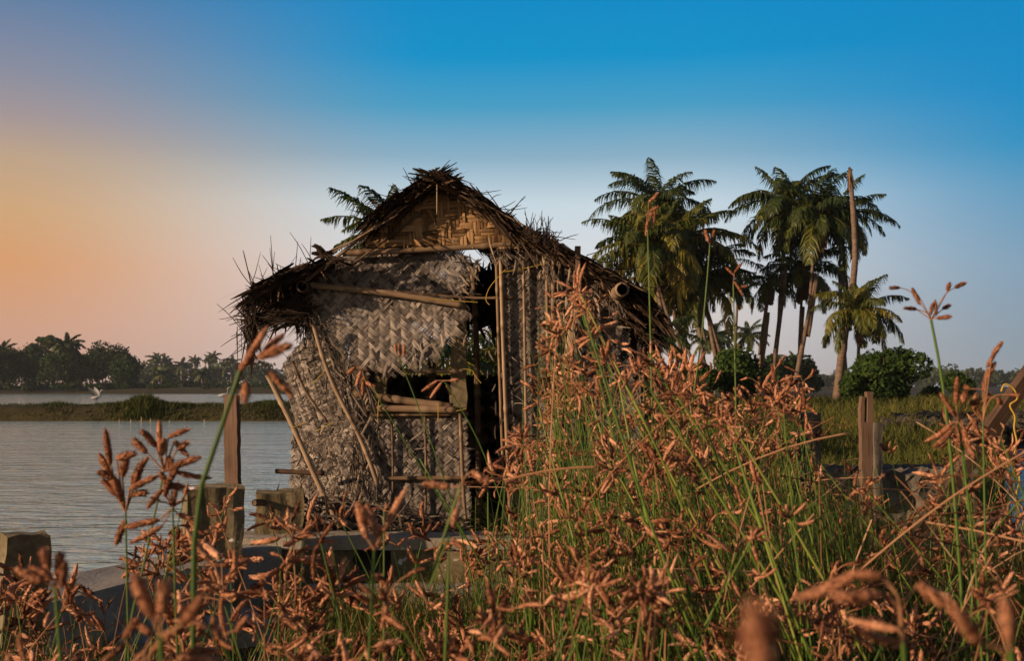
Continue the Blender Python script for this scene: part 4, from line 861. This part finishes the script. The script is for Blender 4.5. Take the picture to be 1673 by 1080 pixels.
def head(mbx, p, d, n, size, ray=.03, tone=.55, spread=.9, K=7, sides=6, hang=.35):
    d = np.asarray(d, float)
    dd = nrm(d[None]*.7+rng.normal(0, spread*.55, (n, 3))+np.array([0, 0, -.05]))
    rl = ray*(rng.random(n)**1.2)*2.2
    rl[0] = 0
    e = p[None]+dd*rl[:, None]+np.array([0, 0, -1])*(rl*.2)[:, None]
    t = np.linspace(0, 1, 4)
    pts = p[None, None]+(e-p)[:, None]*t[None, :, None]; pts[:, :, 2] += (rl*.12)[:, None]*np.sin(t*math.pi)[None]
    mbx.tubes(pts, np.full((n, 4), max(.0009, size*.03)), 4, tone=.5, mat=2)
    sd = nrm(dd+rng.normal(0, .45, (n, 3))+np.array([0, 0, -hang])*rng.random((n, 1)))
    L = size*(.55+.7*rng.random(n))
    spikelets(mbx, e, sd, L, L*(.080+.035*rng.random(n)), rng.normal(0, .5, n), tone+rng.normal(0, .2, n), K, sides)
SMAT = [M['stem'], M['spike'], M['drystem']]
def stem(mbx, root, tip, bend, r0, r1, tone, mat=0, K=9, sides=5):
    mid_ = (root+tip)/2+bend; c = curve([root, mid_, tip], K)
    mbx.tubes(c[None], np.linspace(r0, r1, K)[None], sides, tone=tone, mat=mat); return nrm(c[-1]-c[-2])
def bulk(n, pxr, Yr, top=0., seed=0, lean=0., spread=.22, pw=1.0, ns=(4, 9), size=(.022, .042), clump=.6, sr_=1.0, bright=0., szf=1.0):
    mbx = MB()
    cen = [(rng.uniform(*pxr), rng.random()**pw, rng.uniform(*Yr)) for _ in range(max(6, n//9))]
    for i in range(n):
        Yq = None
        if rng.random() < clump:
            a = cen[int(rng.integers(len(cen)))]; px = a[0]+rng.normal(0, 20); e = env(px)+top; py = e+(1120-e)*a[1]+abs(rng.normal(0, 28)); Yq = a[2]+rng.normal(0, .15)
        else: px = rng.uniform(*pxr); e = env(px)+top; py = e+(1120-e)*rng.random()**pw
        ymax = min(Yr[1], (EYE-.50)*FPX/max(py-635, 40)); 
        if ymax < Yr[0]: Y = max(.8, ymax)
        else: Y = rng.uniform(Yr[0], ymax) if Yq is None else min(max(Yq, Yr[0]), ymax)
        tip = P(px, py, Y)
        hgt = max(tip[2]-.2, .1)
        rx = tip[0]+hgt*(lean+rng.normal(0, spread)); ry = Y+hgt*(.04+abs(rng.normal(0, .15)) if Y < 2 else rng.normal(0, .15)); ry = np.clip(ry, .9, 7.0)
        rt = np.array([rx, ry, float(ground_h(rx, ry))])
        if rt[2] < .05: rt = np.array([tip[0], Y, float(ground_h(tip[0], Y))])
        if rt[2] < .05: continue
        dry = rng.random() < .3 and not bright
        d = stem(mbx, rt, tip, np.array([rng.normal(0, .05), rng.normal(0, .03), .02])*hgt, 0.0030*sr_, .0014*sr_, min(1, .25+.5*rng.random()+bright), 2 if dry else 0)
        near = Y < 2.2
        L_ = rng.uniform(16, 29)*szf*(1+.45*float(sst(800, 1040, py)))/FPX*min(max(Y, 1.4), 5.0)
        head(mbx, tip, d, int(rng.integers(*ns)), L_, ray=L_*rng.uniform(.3, .9), tone=rng.uniform(.35, .68), K=20 if near else 10, sides=8 if near else 6)
    return mbx
rng = np.random.default_rng(21)
lists = [bulk(235, (840, 1250), (2.4, 6.2), lean=.22, spread=.2, pw=.85, ns=(5, 11)), bulk(58, (892, 965), (2.6, 5.5), top=0, lean=.30, spread=.14, pw=1.7, ns=(6, 12)), bulk(92, (970, 1140), (2.6, 5.5), top=0, lean=.30, spread=.14, pw=1.2, ns=(5, 11)),
         bulk(170, (1180, 1740), (2.0, 6.0), lean=.05, pw=.95, ns=(5, 11)), bulk(50, (780, 1740), (1.6, 2.6), top=230, pw=.9, ns=(5, 9)),
         bulk(85, (-60, 480), (2.0, 4.2), lean=0., pw=.9, ns=(4, 9), szf=1.0), bulk(26, (270, 560), (1.8, 3.0), lean=0., pw=1.3, ns=(5, 9), szf=1.35), bulk(9, (-60, 480), (1.1, 1.6), top=150, pw=.9, szf=1.2),
         bulk(90, (450, 870), (2.0, 4.5), pw=.75, szf=1.0, ns=(4, 9)), bulk(9, (480, 860), (1.3, 2.0), top=170, pw=.9, szf=1.1), bulk(30, (850, 1200), (2.2, 3.8), top=10, lean=.42, spread=.1, pw=1.8, sr_=1.6, bright=.3, ns=(4, 9)), bulk(60, (1000, 1740), (3.0, 6.4), top=-6, pw=2.4, ns=(2, 6))]
mb = MB()
for l in lists:
    for v, t, s_ in zip(l.V, l.T, l.S): mb.V.append(v); mb.T.append(t); mb.S.append(s_)
    for q, m_ in zip(l.Q, l.M): mb.Q.append(q+mb.n); mb.M.append(m_)
    mb.n += l.n
tag(mb.build('sedge_thicket', SMAT, org=(0, 3, 0), smooth=True), 'thicket of green sedge stalks with rusty brown spikelets filling the foreground', 'sedge', kind='stuff')
# green blades under the heads
mb = MB()
def bl(n, pxr, Yr, hr, over=50, w=.0042, lean=(.1, .8), tone=(.0, .7), dry=.13):
    Y = Yr[0]+(Yr[1]-Yr[0])*rng.random(n); px = rng.uniform(*pxr, n); x = (px-836.5)/FPX*Y; z = ground_h(x, Y)
    h = rng.uniform(*hr, n); zm = P(px, env(px)+over, Y)[:, 2]-z; k = (z > .05) & (zm > .12)
    x, Y, z, h, zm = x[k], Y[k], z[k], h[k], zm[k]; h = np.minimum(h, zm*(.7+.3*rng.random(len(zm))))
    ln = rng.uniform(*lean, len(x)); d = rng.random(len(x)) < dry
    for f, mt in ((~d, 3), (d, 2)): blades(mb, np.stack([x, Y, z], -1)[f], h[f], np.full(f.sum(), w)*(.6+.9*rng.random(f.sum())), ln[f], rng.uniform(*tone, f.sum()), K=7, mat=mt)
bl(6400, (860, 1760), (2.2, 7.2), (.35, 1.25)); bl(1900, (900, 1760), (1.3, 3.0), (.3, 1.0), over=160)
bl(3800, (-80, 480), (1.8, 4.4), (.15, .7), over=25, tone=(.1, 1)); bl(4200, (460, 880), (1.9, 6.9), (.12, .5), over=90, tone=(.1, 1)); bl(2600, (520, 900), (4.5, 7.3), (.08, .26), over=110, tone=(.2, 1), dry=.05)
bl(1500, (780, 1000), (3, 7.2), (.2, .6), over=70)
bl(5000, (960, 1400), (6.5, 9.5), (.3, .8), over=60, w=.006)
n = 950; Y = rng.uniform(2.6, 6.8, n); px = np.where(rng.random(n) < .75, rng.uniform(880, 1420, n), rng.uniform(560, 1740, n)); x = (px-836.5)/FPX*Y; z = ground_h(x, Y); hm = P(px, env(px)+25+300*rng.random(n), Y)[:, 2]-z
k = (z > .05) & (hm > .2); x, Y, z, hm = x[k], Y[k], z[k], hm[k]; n = len(x); r0 = np.stack([x+hm*(.16*(rng.random(n)-.1)), Y, z], -1); tp = np.stack([x-hm*.06*rng.random(n), Y+rng.normal(0, .08, n), z+hm], -1)
tt = np.linspace(0, 1, 6)[None, :, None]; pts = r0[:, None]*(1-tt)+tp[:, None]*tt + (rng.normal(0, .035, (n, 1, 3))*[1, 1, 0])*hm[:, None, None]*np.sin(tt*math.pi)
mb.tubes(pts, (.0011+.0016*rng.random((n, 1)))*np.linspace(1.2, .45, 6)[None], 4, tone=np.clip(.15+.75*rng.random(n)**1.3, 0, 1), mat=0)
n = 170; px = rng.uniform(860, 1740, n); Y = rng.uniform(2.2, 5.5, n); py = env(px)+60+rng.random(n)*420; p0 = P(px, py, Y); p0 = p0[p0[:, 2] > .35]; n = len(p0)
a = rng.normal(0, .9, n)+np.where(rng.random(n) < .5, 0, math.pi); L = .15+.45*rng.random(n); d = np.stack([np.cos(a), rng.normal(0, .3, n), np.sin(a)], -1); tt = np.linspace(-.5, .5, 6)
pts = p0[:, None]+d[:, None]*(L[:, None]*tt)[..., None]; pts[:, :, 2] -= (L*rng.random(n)*.5)[:, None]*(tt**2)[None]
mb.tubes(pts, np.full((n, 6), .0016)*(.6+.9*rng.random((n, 1))), 4, tone=rng.random(n), mat=2)
tag(mb.build('grass', [M['stem'], M['spike'], M['drystem'], M['blade']], org=(0, 3, 0)), 'long green grass blades growing between the sedge stalks', 'grass', kind='stuff')

# single stalks that stand out ---------------------------------
def sedge(label, tip, root, Y, spk, bend=(0, 0, 0), r=(.0035, .0018), tone=.45, sr=.0042, stone_=.55, mid=None, rootY=None, n_extra=0, size=.03, ray=.02, dry=False):
    t3 = P(*tip, Y); rY = rootY or Y; r3 = P(*root, rY); g_ = float(ground_h(r3[0], rY))
    # run the stalk on down to the ground
    if r3[2] > g_ and np.linalg.norm(r3-t3) < .35*(r3[2]-g_):
        ctrl = [np.array([r3[0]+.05, r3[1], g_])]
    elif r3[2] > g_:
        k = (r3[2]-g_)/max(t3[2]-r3[2], .05); k = min(k, 1.5); r0 = r3+(r3-t3)*k*.6; r0[2] = g_
        ctrl = [r0, r3]
    else: r3[2] = g_; ctrl = [r3]
    if mid: ctrl += [P(*m, Y) for m in mid]
    ctrl.append(t3); c = curve(ctrl, 22)
    o = empty('sedge', ctrl[0], label, 'sedge', 'single sedge stalks standing out from the thicket')
    MB().tubes(c[None], np.linspace(r[0], r[1], 22)[None], 8, tone=tone).build('stalk', M['drystem' if dry else 'stem'], o, smooth=True)
    h = MB()
    for s_ in spk:
        # s_ = (ray polyline points ..., spikelet start, spikelet end[, curl])
        pts = [q for q in s_ if isinstance(q, tuple)]; curl = [q for q in s_ if not isinstance(q, tuple)]; curl = curl[0] if curl else 0.12
        dz = rng.normal(0, .015)
        ray_ = [tip]+list(pts[:-1]); rc = curve([P(*q, Y+dz*i/len(ray_)) for i, q in enumerate(ray_)], 8)
        h.tubes(rc[None], np.full((1, 8), sr*.2), 5, tone=.5, mat=2)
        a = rc[-1]; b = P(*pts[-1], Y+dz+rng.normal(0, .006)); L = np.linalg.norm(b-a)
        spikelets(h, a[None], nrm(b-a)[None], np.array([L]), np.array([sr*.68*(.9+.3*rng.random())]), np.array([curl]), np.array([stone_+rng.normal(0, .06)]), K=26, sides=10)
    if n_extra: head(h, t3, nrm(c[-1]-c[-3]), n_extra, size, ray=ray, tone=stone_, K=18, sides=8)
    h.build('seed_head', SMAT, o, smooth=True)
    return o
rng = np.random.default_rng(77)
sedge('thick dark sedge stalk arching right, big spikelets before the left hut end', (392, 606), (278, 1010), 1.25, [((440, 532), .1), ((420, 585), (480, 560), .1), ((425, 592), (440, 606), (478, 648), .05), ((403, 625), (398, 660), .05), ((430, 575), (462, 545), -.1)], r=(.0055, .0028), sr=.0062, mid=[(318, 850), (352, 730)], tone=.3)
sedge('sedge stalk with a dense rusty cluster of curled spikelets against the left pond', (205, 838), (198, 1060), 2.1, [((190, 800), (165, 735), .1), ((195, 790), (160, 765), .2), ((200, 780), (205, 745), -.2), ((215, 790), (235, 740), .2), ((190, 810), (168, 780), .1), ((212, 800), (252, 775), .3), ((215, 810), (240, 798), .3), ((198, 820), (185, 780), .1), ((220, 790), (230, 760), -.1), ((180, 760), (172, 700), -.05), ((190, 750), (222, 738), .1), ((205, 850), (190, 890), .1)], sr=.0085, stone_=.4)
sedge('sedge stalk with an open fan of spikelets over the pond, left of the thick stalk', (268, 770), (205, 1070), 2.0, [((262, 740), (260, 685), .05), ((255, 730), (232, 700), .1), ((275, 715), (310, 698), .1), ((285, 720), (305, 745), .3), ((280, 765), (330, 742), .1), ((285, 770), (340, 790), .2), ((264, 745), (268, 715), .0), ((290, 735), (308, 720), .1), ((240, 740), (210, 715), .3), ((275, 745), (285, 770), .2)], sr=.0075, mid=[(240, 900)], stone_=.45)
sedge('sedge stalk with a head of tangled spikelets right below the open fan', (282, 830), (285, 1060), 1.9, [((265, 800), (240, 830), .2), ((270, 790), (300, 800), .2), ((260, 850), (200, 862), .1), ((265, 860), (215, 890), .1), ((280, 800), (262, 770), -.1), ((290, 840), (320, 850), .1)], sr=.007, n_extra=6, size=.04, stone_=.45)
sedge('tall lone sedge stalk high on the right with spikelets spread against the blue sky', (1521, 522), (1566, 900), 2.3, [((1497, 505), (1488, 504), .1), ((1530, 515), (1528, 488), .1), ((1505, 490), (1490, 470), (1502, 498), .1), ((1490, 478), (1470, 470), (1452, 471), .0), ((1545, 480), (1560, 470), (1578, 461), .05), ((1540, 505), (1552, 496), .1), ((1530, 520), (1556, 518), .15), ((1512, 510), (1490, 505), (1476, 502), .1), ((1535, 500), (1548, 475), (1552, 462), 0.), ((1520, 515), (1524, 493), .05)], sr=.0052, mid=[(1543, 650)], r=(.0045, .0028), stone_=.32, tone=.5)
sedge('sedge stalk at the right edge with spikelets stacked up its upright axis', (1606, 690), (1612, 1000), 2.2, [((1608, 665), (1622, 640), .1), ((1606, 640), (1618, 600), .1), ((1612, 620), (1625, 588), .1), ((1612, 600), (1632, 570), .1), ((1620, 585), (1636, 555), .1), ((1590, 670), (1598, 640), .1), ((1600, 660), (1630, 650), (1634, 662), .1), ((1600, 680), (1590, 650), .1), ((1620, 650), (1650, 645), (1665, 646), 0.), ((1610, 640), (1585, 636), (1576, 632), 0.)], sr=.0062, stone_=.38)
sedge('sedge stalk left of the stacked one with blunt upright spikelets', (1566, 690), (1600, 1010), 2.0, [((1562, 660), (1564, 615), 0.), ((1572, 660), (1580, 640), .1), ((1585, 660), (1600, 655), .1), ((1575, 700), (1580, 745), .3), ((1556, 690), (1520, 735), -.3), ((1556, 700), (1530, 745), -.3), ((1560, 680), (1535, 640), .1)], sr=.0066, stone_=.42)
sedge('very tall straight sedge stalk topped before the crown of the left palm grove', (1058, 372), (1066, 700), 2.9, [((1058, 360), (1056, 385), .1), ((1060, 330), (1078, 318), -.2), ((1062, 345), (1076, 336), -.1), ((1068, 338), (1072, 365), .15), ((1056, 350), (1075, 350), .1)], sr=.0052, r=(.003, .002), stone_=.5, tone=.55)
sedge('tall sedge stalk with two upright spikelets in front of the left palm grove', (1160, 400), (1112, 800), 3.1, [((1158, 395), (1152, 375), 0.), ((1162, 392), (1168, 375), 0.)], sr=.006, mid=[(1145, 560)], stone_=.45, tone=.5)
sedge('tall sedge stalk with a small drooping head standing between the two palm groves', (1198, 462), (1205, 800), 3.2, [((1200, 450), (1185, 436), 0.), ((1200, 445), (1214, 428), .1), ((1205, 470), (1222, 465), .2), ((1200, 460), (1216, 482), .1)], sr=.005, stone_=.4, tone=.55)
sedge('sedge stalk in the centre forking into two fat furry spikelets', (752, 796), (592, 1075), 1.45, [((735, 795), (690, 790), .05), ((760, 780), (772, 770), (800, 790), -.1), ((748, 830), (738, 860), .1)], sr=.0055, mid=[(735, 880), (700, 960)], stone_=.68, tone=.5)
sedge('sedge stalk before the hut base with thick upright spikelets like fingers', (612, 900), (470, 1090), 1.35, [((600, 880), (580, 818), .15), ((620, 880), (600, 820), .1), ((625, 870), (665, 795), .02), ((610, 860), (590, 830), .1)], sr=.0068, stone_=.62)
sedge('arching sedge stalk low at the right with one long curved furry spikelet', (1470, 990), (1530, 1090), .95, [((1462, 965), (1440, 942), (1395, 938), -.15), ((1455, 960), (1400, 935), (1310, 1000), -.25), ((1440, 972), (1360, 985), -.15), ((1500, 955), (1545, 990), .35)], sr=.0068, stone_=.55, dry=True)
sedge('blurred sedge stalk at the lower right corner with a fat upright spikelet', (1650, 1065), (1655, 1110), .62, [((1648, 1050), (1640, 975), 0.), ((1600, 1050), (1555, 995), .1)], sr=.0054, stone_=.6)
sedge('very near sedge head, a blurred orange shape at the bottom edge', (1262, 1130), (1270, 1180), .36, [((1255, 1115), (1215, 992), .12)], sr=.0066, stone_=.5, r=(.003, .002))
sedge('sedge stalk low at the right with a ring shaped curled spikelet', (1475, 1050), (1490, 1100), .9, [((1470, 1050), (1385, 1040), .75), ((1470, 1030), (1390, 1018), -.6)], sr=.0045, stone_=.6)
sedge('sedge stalk in the lower left with stout pointed spikelets reaching up', (90, 960), (180, 1075), 1.2, [((80, 930), (70, 895), .05), ((95, 940), (100, 900), .05), ((85, 945), (45, 925), .2), ((100, 960), (110, 915), .1), ((70, 950), (20, 930), .1)], sr=.0062, stone_=.45)
sedge('blurred sedge stalk at the bottom left with two fat reddish spikelets', (262, 1040), (250, 1100), .8, [((250, 1010), (215, 935), .1), ((265, 1000), (272, 950), .0), ((300, 1020), (330, 975), .0)], sr=.0062, stone_=.5)
sedge('sedge head hanging in front of the window opening with curled spikelets', (652, 585), (760, 900), 3.6, [((648, 578), (645, 562), 0.), ((655, 580), (652, 560), 0.), ((660, 582), (662, 560), .1)], sr=.0075, stone_=.6, mid=[(700, 710)], tone=.4)
sedge('sedge head with small drooping spikelets at the left side of the window opening', (592, 608), (830, 1010), 3.4, [((580, 600), (568, 610), .3), ((590, 605), (582, 630), .2), ((595, 612), (590, 640), .2), ((600, 615), (596, 645), .2), ((598, 625), (612, 632), -.2)], sr=.0075, stone_=.62, mid=[(680, 740), (760, 880)], tone=.35)
sedge('sedge head with pale drooping spikelets before the hut door post', (725, 622), (860, 960), 3.4, [((715, 622), (690, 640), .1), ((722, 625), (702, 650), .1), ((735, 622), (750, 620), 0.), ((730, 628), (738, 645), .1)], sr=.0075, stone_=.62, mid=[(790, 740)], tone=.4)
for i, (a, b_, Y, lb) in enumerate([((1745, 700), (1330, 1000), 1.9, 'long dry straw bending from the right edge down to the left'), ((1172, 873), (1030, 871), 2.6, 'thin dry straw lying level across the sedge'), ((1330, 840), (1180, 1020), 2.4, 'dry reddish straw slanting up before the lower right grass')]):
    c = curve([P(*a, Y), P((a[0]+b_[0])/2, (a[1]+b_[1])/2-(25 if i == 0 else 3), Y), P(*b_, Y+.1)], 14)
    tag(MB().tubes(c[None], np.full((1, 14), .0017), 6, tone=.7).build('straw', M['drystem'], org=c[-1], smooth=True), lb, 'straw')

# ---------------------------------------------------------------- the air
def haze_box(density):
    m = bpy.data.materials.new('air_haze'); m.use_nodes = True; nt = m.node_tree; nt.nodes.clear()
    o = nt.nodes.new('ShaderNodeOutputMaterial'); v = nt.nodes.new('ShaderNodeVolumePrincipled')
    v.inputs['Color'].default_value = (.70, .82, .92, 1); v.inputs['Density'].default_value = density; v.inputs['Anisotropy'].default_value = 0.0
    nt.links.new(v.outputs[0], o.inputs['Volume'])
    b = MB(); x0, x1, y0, y1, z0, z1 = -3100, 3100, -400, 3100, -2, 40
    V = [[x0,y0,z0],[x1,y0,z0],[x1,y1,z0],[x0,y1,z0],[x0,y0,z1],[x1,y0,z1],[x1,y1,z1],[x0,y1,z1]]
    b.add(V, [[3,2,1,0],[4,5,6,7],[0,1,5,4],[1,2,6,5],[2,3,7,6],[3,0,4,7]])
    return tag(b.build('haze', m), kind='stuff')
haze_box(0.00015)
